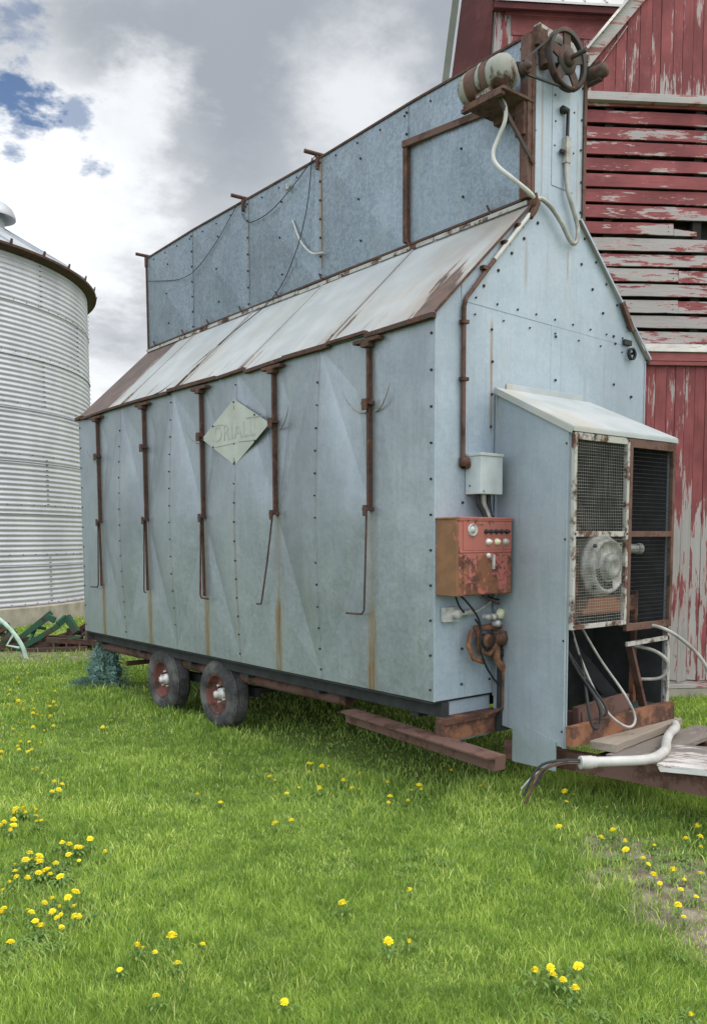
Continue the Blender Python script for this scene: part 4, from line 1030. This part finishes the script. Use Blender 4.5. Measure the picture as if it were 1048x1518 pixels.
# ------------------------------------------------------------------ barn
BARN = thing('barn', 'weathered red wooden barn with peeling paint behind the grain dryer', 'barn', tuple(B0), BARN_ROT)
S0, S1 = -2.72, 6.0
PEAK_S = 1.6
def rake(s): return 6.95+(min(s, 2*PEAK_S-s)+1.62)*1.172
mb = MB(); mb.box(S0+.03, S1, .16, .2, .1, 6.55)
mb.prism([(S0+.03, .16, 6.5), (S1, .16, 6.5), (S1, .16, rake(S1)-.1), (PEAK_S, .16, rake(PEAK_S)-.1), (-1.9, .16, rake(-1.9)-.1)], (0, .04, 0))
mb.box(S0+.03, S0+.07, .2, 6, .1, 5.5); mb.box(S1-.04, S1, .2, 6, .1, 5.4); mb.box(S0+.07, S1-.04, 5.96, 6.0, .1, 5.4)
mb.build('inner_wall', 'barndark', BARN)
# horizontal crib boards with gaps
mb = MB(); z = 3.985; pitch = .1655; kb = 0
while z < 6.50:
    segs = [(S0, S1)]
    if abs(z-5.145) < pitch/2: segs = [(S0, -.56), (-.30, -.262), (.55, S1)]
    joins = []
    for a, c in segs:
        x = a
        while x < c-.05:
            L = random.uniform(2.2, 4.2); x2 = min(x+L, c)
            if c-x2 < .6: x2 = c
            h = pitch-.034+random.uniform(-.007, .007); zz = z+random.uniform(-.004, .004); tl = random.uniform(-.004, .004)
            y0 = random.uniform(-.006, .004)
            ns = 14; V = []; bow = random.uniform(-.006, .006)
            for q in range(ns):
                f = q/(ns-1); xx = x+(x2-.006-x)*f; b = bow*math.sin(PI*f)+tl*f
                j0, j1 = random.uniform(-.0035, .0035), random.uniform(-.003, .003); yo = random.uniform(-.003, .003)
                V += [(xx, y0-.012+yo, zz+b+j0), (xx, y0+.016, zz+b+j0), (xx, y0+.02, zz+h+b+j1), (xx, y0+yo, zz+h+b+j1)]
            mb.add(V, [(3, 2, 1, 0), tuple(4*(ns-1)+q for q in range(4))]+[(4*q+e, 4*q+(e+1) % 4, 4*q+4+(e+1) % 4, 4*q+4+e) for q in range(ns-1) for e in range(4)])
            for f in (.03, .97): mb.bolt((x+(x2-x)*f, y0-.010, zz+h*.3), (0, -1, 0), .006, .004); mb.bolt((x+(x2-x)*f, y0-.006, zz+h*.7), (0, -1, 0), .006, .004)
            x = x2
    if abs(z-5.145) < pitch/2: mb.hexa([(-.56, -.012, z), (-.30, -.012, z), (-.30, .015, z), (-.56, .015, z), (-.56, -.008, z+.07), (-.30, -.008, z+.045), (-.30, .015, z+.045), (-.56, .015, z+.07)])
    z += pitch; kb += 1
mb.build('crib_boards', ['clap', 'bolt'], BARN)
mb = MB()
for s in (S0+.05, -1.3, -.28, .5, 1.7, 2.9): mb.box(s-.05, s+.05, .03, .14, 3.95, 6.5)
mb.build('stud', 'barndark', BARN)
# gable of upright boards
mb = MB(); s = S0+.82
while s < S1:
    w_ = random.uniform(.10, .15); s2 = min(s+w_, S1); y0 = random.uniform(-.007, .004)
    zt1, zt2 = rake(s)-.03, rake(s2-.006)-.03
    if zt1 > 6.66: mb.hexa([(s, y0-.014, 6.60-random.uniform(0, .015)), (s2-.006, y0-.014, 6.60), (s2-.006, y0+.01, 6.6), (s, y0+.01, 6.6), (s, y0-.014, zt1), (s2-.006, y0-.014, zt2), (s2-.006, y0+.01, zt2), (s, y0+.01, zt1)])
    s = s2
mb.build('gable_boards', 'gable', BARN)
mb = MB(); mb.beam((-1.55, -.018, 6.72), (-1.15, -.018, 7.28), .008, .035, (0, 1, 0)); mb.build('gable_batten', 'palewood', BARN)
mb = MB(); mb.box(S0-.02, S1, -.075, .01, 6.500, 6.585); mb.build('band_board', 'palewood', BARN, .004)
mb = MB(); mb.box(S0, S1, -.07, .012, 3.885, 3.968); mb.build('white_trim', 'white_trim', BARN, .004)
mb = MB(); mb.box(S0, S1, -.045, .01, 3.79, 3.878); mb.box(S0, S1, -.085, .01, 3.735, 3.775); mb.box(S0, S1, -.03, .01, 3.68, 3.732); mb.build('door_header', 'red_trim', BARN, .003)
# big door of upright boards
mb = MB(); s = -2.45
while s < 2.6:
    w_ = random.uniform(.095, .135); s2 = s+w_; y0 = random.uniform(-.045, -.037)
    mb.hexa([(s, y0, .205+random.uniform(-.02, .02)), (s2-.005, y0, .205), (s2-.005, y0+.03, .2), (s, y0+.03, .2), (s, y0, 3.74), (s2-.005, y0, 3.74), (s2-.005, y0+.03, 3.74), (s, y0+.03, 3.74)]); s = s2
mb.build('door', 'door', BARN)
mb = MB(); mb.box(S0, S1, -.055, .05, .115, .165); mb.box(S0, S1, -.02, .05, .165, .195, ); mb.build('sill', 'palewood', BARN, .004)
mb = MB(); mb.box(S0-.05, S1+.05, -.05, 6.05, -.2, .112); mb.build('foundation', 'concrete', BARN, .01)
# rake board and roof
mb = MB()
for (sa, sb) in ((S0-.25, PEAK_S), (2*PEAK_S-S0+.25, PEAK_S)):
    sx = 1 if sa < sb else -1
    za, zb_ = rake(sa), rake(sb)
    mb.hexa([(sa, -.06, za-.17), (sb, -.06, zb_-.17), (sb, -.028, zb_-.17), (sa, -.028, za-.17), (sa, -.06, za+.02), (sb, -.06, zb_+.02), (sb, -.028, zb_+.02), (sa, -.028, za+.02)])
mb.build('rake_board', 'palewood', BARN)
mb = MB()
for (sa, sb) in ((S0-.28, PEAK_S), (2*PEAK_S-S0+.28, PEAK_S)):
    za, zb_ = rake(sa)+.024, rake(sb)+.024
    mb.hexa([(sa, -.11, za), (sb, -.11, zb_), (sb, 6.2, zb_), (sa, 6.2, za), (sa, -.11, za+.035), (sb, -.11, zb_+.035), (sb, 6.2, zb_+.035), (sa, 6.2, za+.035)])
mb.build('roof', 'metalroof', BARN)
mb = MB(); mb.hexa([(S0-.28, -.114, rake(S0-.28)+.022), (PEAK_S, -.114, rake(PEAK_S)+.022), (PEAK_S, -.111, rake(PEAK_S)+.022), (S0-.28, -.111, rake(S0-.28)+.022), (S0-.28, -.114, rake(S0-.28)+.062), (PEAK_S, -.114, rake(PEAK_S)+.062), (PEAK_S, -.111, rake(PEAK_S)+.062), (S0-.28, -.111, rake(S0-.28)+.062)])
mb.build('roof_edge', 'white_trim', BARN)
# upper storey rising through the roof
CD = 2.5
cup = bpy.data.objects.new('cupola', None); COL.objects.link(cup); cup.parent = BARN
mb = MB(); s = -2.10
while s < 3.2:
    w_ = random.uniform(.13, .2); s2 = s+w_; y0 = CD+random.uniform(-.006, .006)
    lean = .19 if s < -2 else 0
    mb.hexa([(s, y0, 6.2), (s2-.006, y0, 6.2), (s2-.006, y0+.03, 6.2), (s, y0+.03, 6.2), (s+lean, y0, 9.0), (s2-.006+lean*.6, y0, 9.0), (s2-.006+lean*.6, y0+.03, 9.0), (s+lean, y0+.03, 9.0)]); s = s2
mb.build('wall', 'cupola', cup)
mb = MB(); mb.box(-1.72, 3.3, CD-.02, CD-.003, 8.55, 8.80); mb.box(-1.8, 3.3, CD-.05, CD-.003, 8.80, 8.86); mb.build('frieze', 'red_trim', cup)
mb = MB(); mb.hexa([(-2.42, CD+.04, 7.0), (-2.40, CD+.04, 7.0), (-2.57, CD+.62, 7.0), (-2.60, CD+.62, 7.0), (-1.98, CD+.02, 9.3), (-1.95, CD+.02, 9.3), (-2.12, CD+.62, 9.6), (-2.15, CD+.62, 9.6)]) if False else None
mb.hexa([(-2.12, CD, 6.6), (-2.10, CD+.02, 6.6), (-2.62, CD+.6, 6.6), (-2.64, CD+.58, 6.6), (-1.96, CD, 9.0), (-1.93, CD+.02, 9.0), (-2.22, CD+.6, 9.55), (-2.25, CD+.58, 9.55)]); mb.build('soffit', 'soffit', cup)
mb = MB(); mb.beam((-2.63, CD+.57, 6.6), (-2.24, CD+.57, 9.55), .03, .05); mb.build('edge_trim', 'zincflat', cup)
mb = MB()
mb.hexa([(-2.0, CD-.22, 8.86), (3.4, CD-.22, 8.86), (3.4, CD+1.9, 11.0), (-2.0, CD+1.9, 11.0), (-2.0, CD-.22, 8.89), (3.4, CD-.22, 8.89), (3.4, CD+1.9, 11.03), (-2.0, CD+1.9, 11.03)])
mb.hexa([(-2.0, CD+4.0, 8.86), (3.4, CD+4.0, 8.86), (3.4, CD+1.9, 11.0), (-2.0, CD+1.9, 11.0), (-2.0, CD+4.0, 8.89), (3.4, CD+4.0, 8.89), (3.4, CD+1.9, 11.03), (-2.0, CD+1.9, 11.03)])
for k in range(18): s = -1.98+k*.3; mb.beam((s, CD-.22, 8.90), (s, CD+1.9, 11.04), .02, .02)
mb.build('roof', 'metalroof', cup)
mb = MB(); mb.box(-2.0, 3.4, CD-.20, CD-.17, 8.78, 8.855); mb.box(-1.98, 3.4, CD-.17, CD-.0, 8.83, 8.85); mb.build('fascia', 'soffit', cup)

# ------------------------------------------------------------------ grain bin
BIN = thing('grain_bin', 'tall round corrugated steel grain bin on a concrete base', 'grain bin', (BIN_C[0], BIN_C[1], 0))
mb = MB(); zb0, zb1 = .44, 7.85; n = int((zb1-zb0)/.106); prof = []
for i in range(n*6+1):
    z = zb0+(zb1-zb0)*i/(n*6); prof.append((BIN_R+.011*math.sin(2*PI*i/6), z))
mb.lathe(prof, (0, 0, 0), 'z', 128)
mb.build('wall', 'zinc', BIN)
mb = MB()
for z in (1.28, 2.4, 3.5, 4.6, 5.7, 6.8): mb.lathe([(BIN_R+.012, z), (BIN_R+.022, z+.005), (BIN_R+.022, z+.02), (BIN_R+.012, z+.025)], (0, 0, 0), 'z', 128)
mb.build('lap_joint', 'zincflat', BIN)
mb = MB()
for tier in range(7):
    z0_, z1_ = .46+tier*1.06, min(.46+(tier+1)*1.06, 7.8)
    for q in range(10):
        a = 2*PI*q/10+(tier % 2)*PI/10+.23
        p = Vector((math.cos(a), math.sin(a), 0)); tt = Vector((-math.sin(a), math.cos(a), 0))
        z = z0_+.05
        while z < z1_:
            for dd in (-.02, .02): mb.bolt(p*(BIN_R+.018)+tt*dd+Vector((0, 0, z)), p, .012, .012, 0)
            z += .106
    for q in range(90):
        a = 2*PI*q/90; p = Vector((math.cos(a), math.sin(a), 0)); mb.bolt(p*(BIN_R+.02)+Vector((0, 0, z0_+.02)), p, .012, .012, 0)
mb.build('bolts', 'dark', BIN)
mb = MB(); mb.lathe([(0, .43), (BIN_R+.10, .43), (BIN_R+.13, .40), (BIN_R+.13, -.1)], (0, 0, 0), 'z', 96, 0, False); mb.build('foundation', 'concrete', BIN)
ER = BIN_R+.22; TA = math.tan(math.radians(31)); RH = ER*TA
mb = MB(); mb.lathe([(BIN_R-.03, zb1-.10), (ER-.02, zb1-.022)], (0, 0, 0), 'z', 96, 0, False); mb.build('soffit', 'rustdark', BIN)
mb = MB(); mb.lathe([(ER-.02, zb1-.018), (ER, zb1), (ER, zb1+.035), (.35, zb1+.035+RH-.35*TA), (.35, zb1+.25+RH-.35*TA), (0, zb1+.35+RH-.35*TA)], (0, 0, 0), 'z', 96, 0, False)
for k in range(36):
    a = 2*PI*k/36; p = Vector((math.cos(a), math.sin(a), 0))
    mb.beam(p*(ER-.01)+Vector((0, 0, zb1+.055)), p*.4+Vector((0, 0, zb1+.055+RH-.4*TA)), .05, .05)
rf = mb.build('roof', 'zincflat', BIN)
mb = MB(); mb.lathe([(ER-.02, zb1-.035), (ER+.012, zb1-.02), (ER+.012, zb1+.03)], (0, 0, 0), 'z', 96, 0, False)
for k in range(36):
    a = 2*PI*k/36; p = Vector((math.cos(a), math.sin(a), 0)); mb.beam(p*(ER+.0)+Vector((0, 0, zb1-.02)), p*(ER+.03)+Vector((0, 0, zb1+.12)), .05, .02)
mb.build('eave_ring', 'rustdark', BIN)
VENT_AZ, VENT_RAD = -.934, 3.35
vp = Vector((math.cos(VENT_AZ)*VENT_RAD, math.sin(VENT_AZ)*VENT_RAD, 0)); vz = zb1+.05+(ER-VENT_RAD)*TA
mb = MB(); mb.lathe([(.26, -.2), (.26, .2)], vp+Vector((0, 0, vz)), 'z', 24); mb.lathe([(.50, .08), (.50, .14), (.44, .28), (.33, .38), (.17, .44), (0, .46)], vp+Vector((0, 0, vz)), 'z', 28); mb.lathe([(.26, .16), (.50, .08)], vp+Vector((0, 0, vz)), 'z', 28)
mb.build('roof_vent', 'zincflat', rf)

# ------------------------------------------------------------------ scrap heap by the bin
def loc_pt(o, u, z, d=0): return Vector(o)+R*u+Vector((NV.x, NV.y, 0))*0+Vector((F.x, F.y, 0)).normalized()*d+Vector((0, 0, z))
O1 = (.95, 10.1, 0)
def scrap(name, label, cat, mat, bars, extra=None):
    e = MB()
    for b in bars:
        (u0, z0_, d0), (u1, z1_, d1), w_, h_ = b; e.beam(loc_pt(O1, u0, z0_, d0), loc_pt(O1, u1, z1_, d1), w_, h_)
    if extra: extra(e)
    return tag(e.build(name, mat, None, .006), label, cat)
def ax1(e):
    e.lathe([(.0, -.04), (.1, -.03), (.1, .03), (0, .04)], loc_pt(O1, -.05, .60, .1), 'y', 16)
scrap('machine_frame', 'faded green machine frame of paired box bars atop the scrap heap', 'machine frame', 'green',
      [((-.62, .16, .0), (-.08, .56, .1), .07, .09), ((-.55, .02, -.12), (.12, .42, .0), .07, .09), ((-.5, .30, .25), (-.1, .62, .3), .06, .08), ((-.1, .56, .1), (.02, .50, .12), .10, .10),
       ((.10, .44, .0), (.22, .56, .1), .08, .10), ((.22, .57, .1), (.40, .30, .05), .08, .12), ((-.3, .40, .05), (-.22, .34, .3), .05, .05), ((-.35, .17, -.1), (-.35, .38, .25), .04, .05), ((.05, .40, .0), (.1, .5, .3), .05, .06)])
scrap('machine_frame', 'dark green tangle of bent arms at the left end of the scrap heap', 'machine frame', 'green',
      [((-1.5, .05, .2), (-.75, .42, .1), .08, .10), ((-1.2, .5, .3), (-.7, .1, .1), .07, .08), ((-.95, .02, -.1), (-.6, .34, .0), .05, .08), ((-.8, .03, 0), (-.78, .38, .2), .06, .06), ((-1.35, .4, 0), (-.8, .42, .1), .05, .06)])
scrap('iron_bar', 'long rusty channel iron lying along the scrap heap', 'scrap iron', 'scrap', [((.15, .30, .3), (1.35, .16, .5), .09, .10), ((.4, .34, .32), (.45, .22, .3), .1, .04), ((.9, .22, .36), (.95, .28, .42), .1, .1)])
scrap('iron_bar', 'brown rusted drag section with stub teeth in front of the channel iron', 'scrap iron', 'scrap',
      [((-.05, .20, -.15), (1.0, .10, .1), .08, .09)]+[((x, .19-.09*(x+.05), -.15+.24*x), (x+.05, .02, -.2+.24*x), .03, .03) for x in (.05, .25, .45, .65, .85)])
scrap('iron_plate', 'bent rusty sheet leaning between the green frame and the iron bars', 'scrap iron', 'scrap', [((.28, .1, .15), (.62, .40, .25), .26, .02), ((.5, .18, .12), (.85, .28, .2), .18, .02), ((.1, .1, .0), (.36, .22, .05), .2, .02)])
scrap('iron_bar', 'short brown angle iron propped over the long channel iron', 'scrap iron', 'scrap', [((.1, .12, .2), (.55, .46, .35), .08, .07), ((.5, .42, .34), (.62, .30, .36), .06, .06), ((.3, .05, .1), (.9, .36, .4), .07, .06)])
scrap('iron_bar', 'low pile of dark rusty bars under the green machine frames', 'scrap iron', 'scrap', [((-1.0, .06, -.1), (.1, .12, .05), .10, .09), ((-.7, .16, .05), (.3, .08, .15), .09, .08), ((-.4, .03, -.2), (.6, .05, -.1), .08, .07), ((-.2, .2, .1), (.45, .17, .2), .12, .1), ((.2, .05, .3), (1.2, .08, .6), .16, .12)])
random.seed(31)
for k in range(14):
    mb = MB(); u0 = random.uniform(-1.0, 1.2); z_ = random.uniform(.04, .22); d_ = random.uniform(-.25, .5); a = random.uniform(-.5, .5); L = random.uniform(.2, .55); ev = random.uniform(-.25, .45)
    p0 = loc_pt(O1, u0, z_, d_); p1 = loc_pt(O1, u0+L*math.cos(a), max(.03, z_+L*math.sin(ev)*.7), d_+L*math.sin(a))
    if k % 3: mb.beam(p0, p1, random.uniform(.03, .07), random.uniform(.03, .08))
    else: mb.tube([p0, p1], random.uniform(.02, .045), 10)
    tag(mb.build('iron_bar', ['scrap', 'rustdark', 'scrap', 'green'][k % 4], None, .004), 'short length of old iron lying loose in the scrap heap' if k % 4 != 3 else 'short stub of green painted iron in the scrap heap', 'scrap iron', 'short bits of iron in the scrap heap' if k % 4 != 3 else 'green stubs in the scrap heap')
mb = MB(); hc = loc_pt(O1, 1.15, .10, .5); mb.lathe([(0, -.16), (.13, -.15), (.15, -.06), (.15, .10), (.10, .14), (0, .15)], hc, 'x', 18); mb.lathe([(.09, -.2), (.11, -.16)], hc, 'x', 14); tag(mb.build('gearbox', 'scrap'), 'round rusty gearbox casting lying at the right end of the scrap heap', 'scrap iron')
mb = MB(); O2 = (.32, 9.5, 0); P2 = lambda u, z: loc_pt(O2, u, z)
mb.tube(smooth_path([P2(.0, -.02), P2(-.04, .14), P2(-.12, .30), P2(-.24, .46), P2(-.42, .62), P2(-.75, .74), P2(-1.2, .72), P2(-1.6, .5), P2(-1.8, -.02)]), .032, 10)
mb.tube([P2(-.18, .38), P2(-.30, .20), P2(-.1, .16)], .018, 8)
tag(mb.build('bent_pipe', 'mint'), 'bent pale green pipe arching up from the grass before the scrap heap', 'pipe')

# crumpled netting hanging under the rear corner of the dryer
def netting():
    m, t, b = material('teal_netting'); P = t.obj(); k = t.noise(P, 9, 6, .65)
    c = t.mix(t.step(k, .3, .7), (.045, .10, .088), (.20, .32, .28)); c = t.mix(t.math('MULTIPLY', t.step(t.noise(P, 25, 4), .55, .7), .5), c, (.20, .34, .32))
    shade(t, b, c, .75, 0, None, .2)
    mb = MB(); cx, cy = .26, 6.20; nr, nz = 70, 48; V = []
    for j in range(nz):
        f = j/(nz-1); z = .66-.62*f
        rad = .03+.12*min(1, f*1.4)**.9
        for i in range(nr):
            a = 2*PI*i/nr
            k = 1+.25*math.sin(5*a+3*f)+.18*math.sin(9*a-7*f+1)+.10*math.sin(17*a+11*f)+random.uniform(-.09, .09)
            V.append((cx-.10*f+math.cos(a)*rad*k, cy-.15*f+math.sin(a)*rad*k*1.3, z+.03*math.sin(7*a+9*f)+random.uniform(-.012, .012)))
    Fc = [(j*nr+i, j*nr+(i+1) % nr, (j+1)*nr+(i+1) % nr, (j+1)*nr+i) for j in range(nz-1) for i in range(nr) if random.random() > .42]
    mb.add(V, Fc)
    for _ in range(330):
        a = random.uniform(0, 2*PI); f = random.random()**.6; rad = (.06+.15*f)
        p = Vector((cx-.10*f+math.cos(a)*rad, cy-.15*f+math.sin(a)*rad*1.3, .64-.58*f))
        q = [p+Vector((random.uniform(-.09, .09)*k, random.uniform(-.09, .09)*k, random.uniform(-.07, .03)*k)) for k in (0, 1, 1.7)]
        mb.tube(smooth_path(q, 3), .0028, 4, 0, False)
    for _ in range(40):
        a = random.uniform(-PI, -PI/2); p = Vector((cx-.25, cy-.1, .10)); q = [p, p+Vector((-.1, .05*random.uniform(-1, 1), random.uniform(-.03, .05))), p+Vector((-.24*random.random()-.08, .12*random.uniform(-1, 1), random.uniform(-.08, .03)))]
        mb.tube(smooth_path(q, 3), .0025, 4, 0, False)
    M['net'] = m
    return tag(mb.build('netting', 'net'), 'crumpled teal netting hanging from the rear corner under the dryer', 'netting')
netting()

# ------------------------------------------------------------------ dandelions and weeds
def dandelion_mats():
    m, t, b = material('dandelion_yellow'); P = t.obj()
    c = t.mix(t.noise(P, 90, 3), (.80, .62, .012), (.90, .80, .04)); shade(t, b, c, .6, 0, None, .2)
    M['yellow'] = m
    m, t, b = material('dandelion_leaf'); P = t.obj(); shade(t, b, t.mix(t.noise(P, 30, 3), (.075, .135, .03), (.15, .25, .055)), .55, 0, None, .3)
    M['leaf'] = m
dandelion_mats()
def flower(seed, r0):
    random.seed(seed); mb = MB()
    for ring, (n, rr, zz, tilt) in enumerate(((16, 1.0, 0, .1), (14, .82, .003, .3), (11, .6, .006, .55), (7, .35, .008, .85))):
        for k in range(n):
            a = 2*PI*(k+.5*(ring % 2))/n+random.uniform(-.08, .08); rad = r0*rr*random.uniform(.88, 1.1); ti = tilt+random.uniform(-.12, .12)
            d = Vector((math.cos(a)*math.cos(ti), math.sin(a)*math.cos(ti), math.sin(ti))); s = Vector((-math.sin(a), math.cos(a), 0)); w_ = r0*.16
            o = Vector((0, 0, zz))
            mb.add([o+d*rad*.12-s*w_*.5, o+d*rad*.12+s*w_*.5, o+d*rad*.95+s*w_*.8, o+d*rad+s*0, o+d*rad*.95-s*w_*.8], [(0, 1, 2, 3, 4)])
    mb.lathe([(r0*.35, -.002), (r0*.3, .004), (0, .009)], (0, 0, 0), 'z', 8)
    return mb
def rosette(seed):
    random.seed(seed); mb = MB()
    for k in range(7):
        a = 2*PI*k/7+random.uniform(-.3, .3); L = random.uniform(.06, .11); d = Vector((math.cos(a), math.sin(a), 0)); s = Vector((-math.sin(a), math.cos(a), 0))
        pr = [(.05, .15), (.3, .5), (.42, .25), (.55, .75), (.68, .35), (.82, .8), (1, .02)]
        L1 = []; R1 = []
        for f, w_ in pr:
            z = .004+.035*math.sin(f*PI*.75); p = d*L*f+Vector((0, 0, z)); L1.append(p+s*w_*.013); R1.append(p-s*w_*.013)
        n = len(pr); mb.add(L1+R1, [(i, i+1, n+i+1, n+i) for i in range(n-1)])
    return mb
PROTO = []
for i, r0 in enumerate((.020, .017, .022)):
    h = (.055, .045, .065)[i]
    fm = flower(i+5, r0).build('flower_head', 'yellow'); st = MB(); st.tube([(0, 0, -.005), (.004, .002, h*.6), (0, 0, h)], .0022, 5); sm_ = st.build('stem', 'leaf'); rs = rosette(i+20).build('leaf_rosette', 'leaf')
    PROTO.append((fm.data, sm_.data, rs.data, h))
    for o in (fm, sm_, rs): bpy.data.objects.remove(o)
random.seed(42)
ZONES = [
 ('small yellow dandelion in the grass between the left edge and the teal netting', [(-.7,6.85),(-.31,6.81),(-1.17,5.01),(-1.06,5.03),(-.92,4.94),(-.84,4.98),(-.92,5.45),(-1.01,5.5),(-1.12,5.41),(-.3,7.54),(-.28,6.76),(-.98,6.12),(-.72,5.89)]),
 ('yellow dandelion in the loose drift along the far left of the lawn', [(-1.19,4.96),(-1.34,4.46),(-1.2,4.57),(-1.17,4.44),(-1.09,4.47),(-1.13,4.32),(-1.59,3.77),(-1.78,3.28),(-1.75,3.29),(-1.82,3.11),(-1.79,2.97),(-1.78,2.91),(-1.99,3.03),(-1.96,3.13),(-1.93,2.45),(-1.89,2.35),(-2.0,1.83),(-1.97,1.77),(-1.87,1.98),(-1.56,3.34),(-1.41,3.99),(-.93,4.87),(-.83,4.99),(-1.22,5.36),(-1.56,4.11),(-1.64,3.41)]),
 ('yellow dandelion in the small bunch above the thick clump at left', [(-2.37,1.45),(-2.32,1.42),(-2.26,1.39),(-2.29,1.29),(-2.43,1.3),(-2.5,1.26),(-2.47,1.17),(-2.51,1.1)]),
 ('yellow dandelion in the thick clump at the left edge of the near lawn', [(-2.54,.66),(-2.48,.64),(-2.51,.59),(-2.32,.64),(-2.27,.59),(-2.38,.49),(-2.47,.44),(-2.67,.51),(-2.55,.46),(-2.59,.37),(-2.54,.38),(-2.54,.33),(-2.7,.39),(-2.74,.37),(-2.67,.3),(-2.81,.26),(-2.87,.04),(-2.92,-.09),(-2.7,-.04),(-2.65,-.11),(-2.6,-.09),(-2.59,-.14),(-2.67,-.18),(-2.71,-.18),(-2.71,-.24),(-2.61,-.26),(-2.65,-.31),(-2.79,-.12),(-2.81,-.23)]),
 ('yellow dandelion spaced out in the short grass at the lower left', [(-2.51,-.75),(-2.41,-.83),(-2.3,-.91),(-2.5,-.85),(-2.57,-.82),(-2.48,-1.02),(-2.69,-.91),(-2.68,-1.23)]),
 ('yellow dandelion in the lawn in front of the long side wall of the dryer', [(-1.23,1.1),(-1.17,.89),(-.64,1.09),(-.6,1.07),(-.56,.82),(-.09,.7),(-.29,.64),(-.02,.2),(.01,.13),(-.18,.06),(-.29,.14),(-1.04,.22),(-1.17,.21),(-.04,.43),(-.18,1.05),(-.52,.62)]),
 ('lone yellow dandelion in the open grass at the middle of the near lawn', [(-1.58,-1.0),(-1.58,-1.48),(-2.31,-1.57),(-1.71,-1.49),(-1.2,-1.07)]),
 ('yellow dandelion in the shade just before the blower hood and tongue', [(.51,-.6),(.67,-.6),(.6,-.67),(.7,-.92),(.12,-.98),(.38,-.09),(.76,-.61)]),
 ('yellow dandelion growing on the bare brown soil patch at right', [(.33,-1.22),(.17,-1.25),(.25,-1.36),(.06,-1.49),(.11,-1.57),(.05,-1.64),(.57,-1.56),(.66,-1.6),(.58,-1.65),(-.14,-1.79),(-.16,-1.84),(.02,-1.87),(.09,-1.92),(-.13,-1.94),(-.16,-2.04),(-.36,-2.06),(-.41,-2.12),(.38,-1.47),(-.02,-1.83),(.81,-1.5)]),
 ('yellow dandelion in the little bunch at the lower right of the lawn', [(-1.31,-2.05),(-1.37,-2.11),(-1.41,-2.05),(-1.36,-2.15),(-1.4,-2.24),(-1.22,-2.12),(-1.18,-2.6)]),
 ('tiny yellow dandelion at the foot of the grain bin base', [(2.7,14.47),(2.62,14.08),(2.88,14.55),(2.66,13.82),(3.04,14.65),(2.81,13.91),(3.19,14.77),(2.76,13.51),(3.05,14.17),(2.4,13.4),(2.44,13.15),(2.59,13.24),(2.61,13.01),(2.43,13.59),(3.4,15.1)]),
]
for zi, n, sx, sy in ((1, 22, .35, 1.0), (2, 7, .12, .16), (3, 20, .12, .30), (5, 10, .5, .35), (0, 8, .3, .7)):
    P_ = ZONES[zi][1]
    for _ in range(n):
        b = random.choice(P_); P_.append((b[0]+random.gauss(0, sx*.5), b[1]+random.gauss(0, sy*.5)))
nd_ = 0
for label, pts in ZONES:
    for (x, y) in pts:
        fm, sm_, rs, h = PROTO[nd_ % 3]; nd_ += 1
        gz = float(ground_z(np.array(x), np.array(y)))
        dist = math.hypot(x-CAM.x, y-CAM.y)
        e = thing('dandelion', label, 'dandelion', (x, y, gz), random.uniform(0, 6.28), label.replace('yellow dandelion', 'dandelions').replace('lone ', '').replace('tiny ', '').replace('small ', ''))
        s = random.choice((.75, .85, .95, 1.05, 1.2)); e.scale = (s, s, s*random.uniform(1.0, 1.25))
        f = bpy.data.objects.new('flower_head', fm); COL.objects.link(f); f.parent = e; f.location = (0, 0, h)
        f.rotation_euler = (random.uniform(-.35, .35), random.uniform(-.35, .35), 0); f.scale = (1, random.uniform(.85, 1), random.uniform(.6, 1.1))
        k = bpy.data.objects.new('stem', sm_); COL.objects.link(k); k.parent = e
        if dist < 7:
            k = bpy.data.objects.new('leaf_rosette', rs); COL.objects.link(k); k.parent = e; k.scale = (.6, .6, 1)
# broad-leaved weeds mixed into the turf
def weeds():
    mb = MB(); random.seed(5); base = rosette(77)
    zones = [((-2.6, .35), .5, 55), ((.3, -1.6), .55, 70), ((-1.7, 3.0), .6, 40), ((-.6, -.9), .5, 20), ((.7, -1.0), .6, 30), ((-.2, .3), .5, 25), ((-1.3, -2.3), .4, 14), ((-2.9, -.4), .3, 20), ((-1.0, 1.2), 1.2, 14)]
    for (cx, cy), sp, n in zones:
        for _ in range(int(n*1.8)):
            x = random.gauss(cx, sp*.6); y = random.gauss(cy, sp*.5); a = random.uniform(0, 6.28); s = random.uniform(.3, .65); ca, sa = math.cos(a)*s, math.sin(a)*s
            z = float(ground_z(np.array(x), np.array(y)))
            mb.add([(x+v[0]*ca-v[1]*sa, y+v[0]*sa+v[1]*ca, z+v[2]*s*1.3) for v in base.v], base.f)
    o = mb.build('undergrowth', 'leaf'); o['kind'] = 'stuff'; o['label'] = 'low broad-leaved weeds scattered through the lawn'; o['category'] = 'weeds'
weeds()

# ------------------------------------------------------------------ output
SC.view_settings.view_transform = 'Standard'; SC.view_settings.look = 'None'; SC.view_settings.gamma = 1; SC.view_settings.use_curve_mapping = False
SC.view_settings.exposure = .45
SC.render.engine = 'CYCLES'
SC.cycles.use_denoising = True; SC.cycles.max_bounces = 6; SC.cycles.sample_clamp_indirect = 6
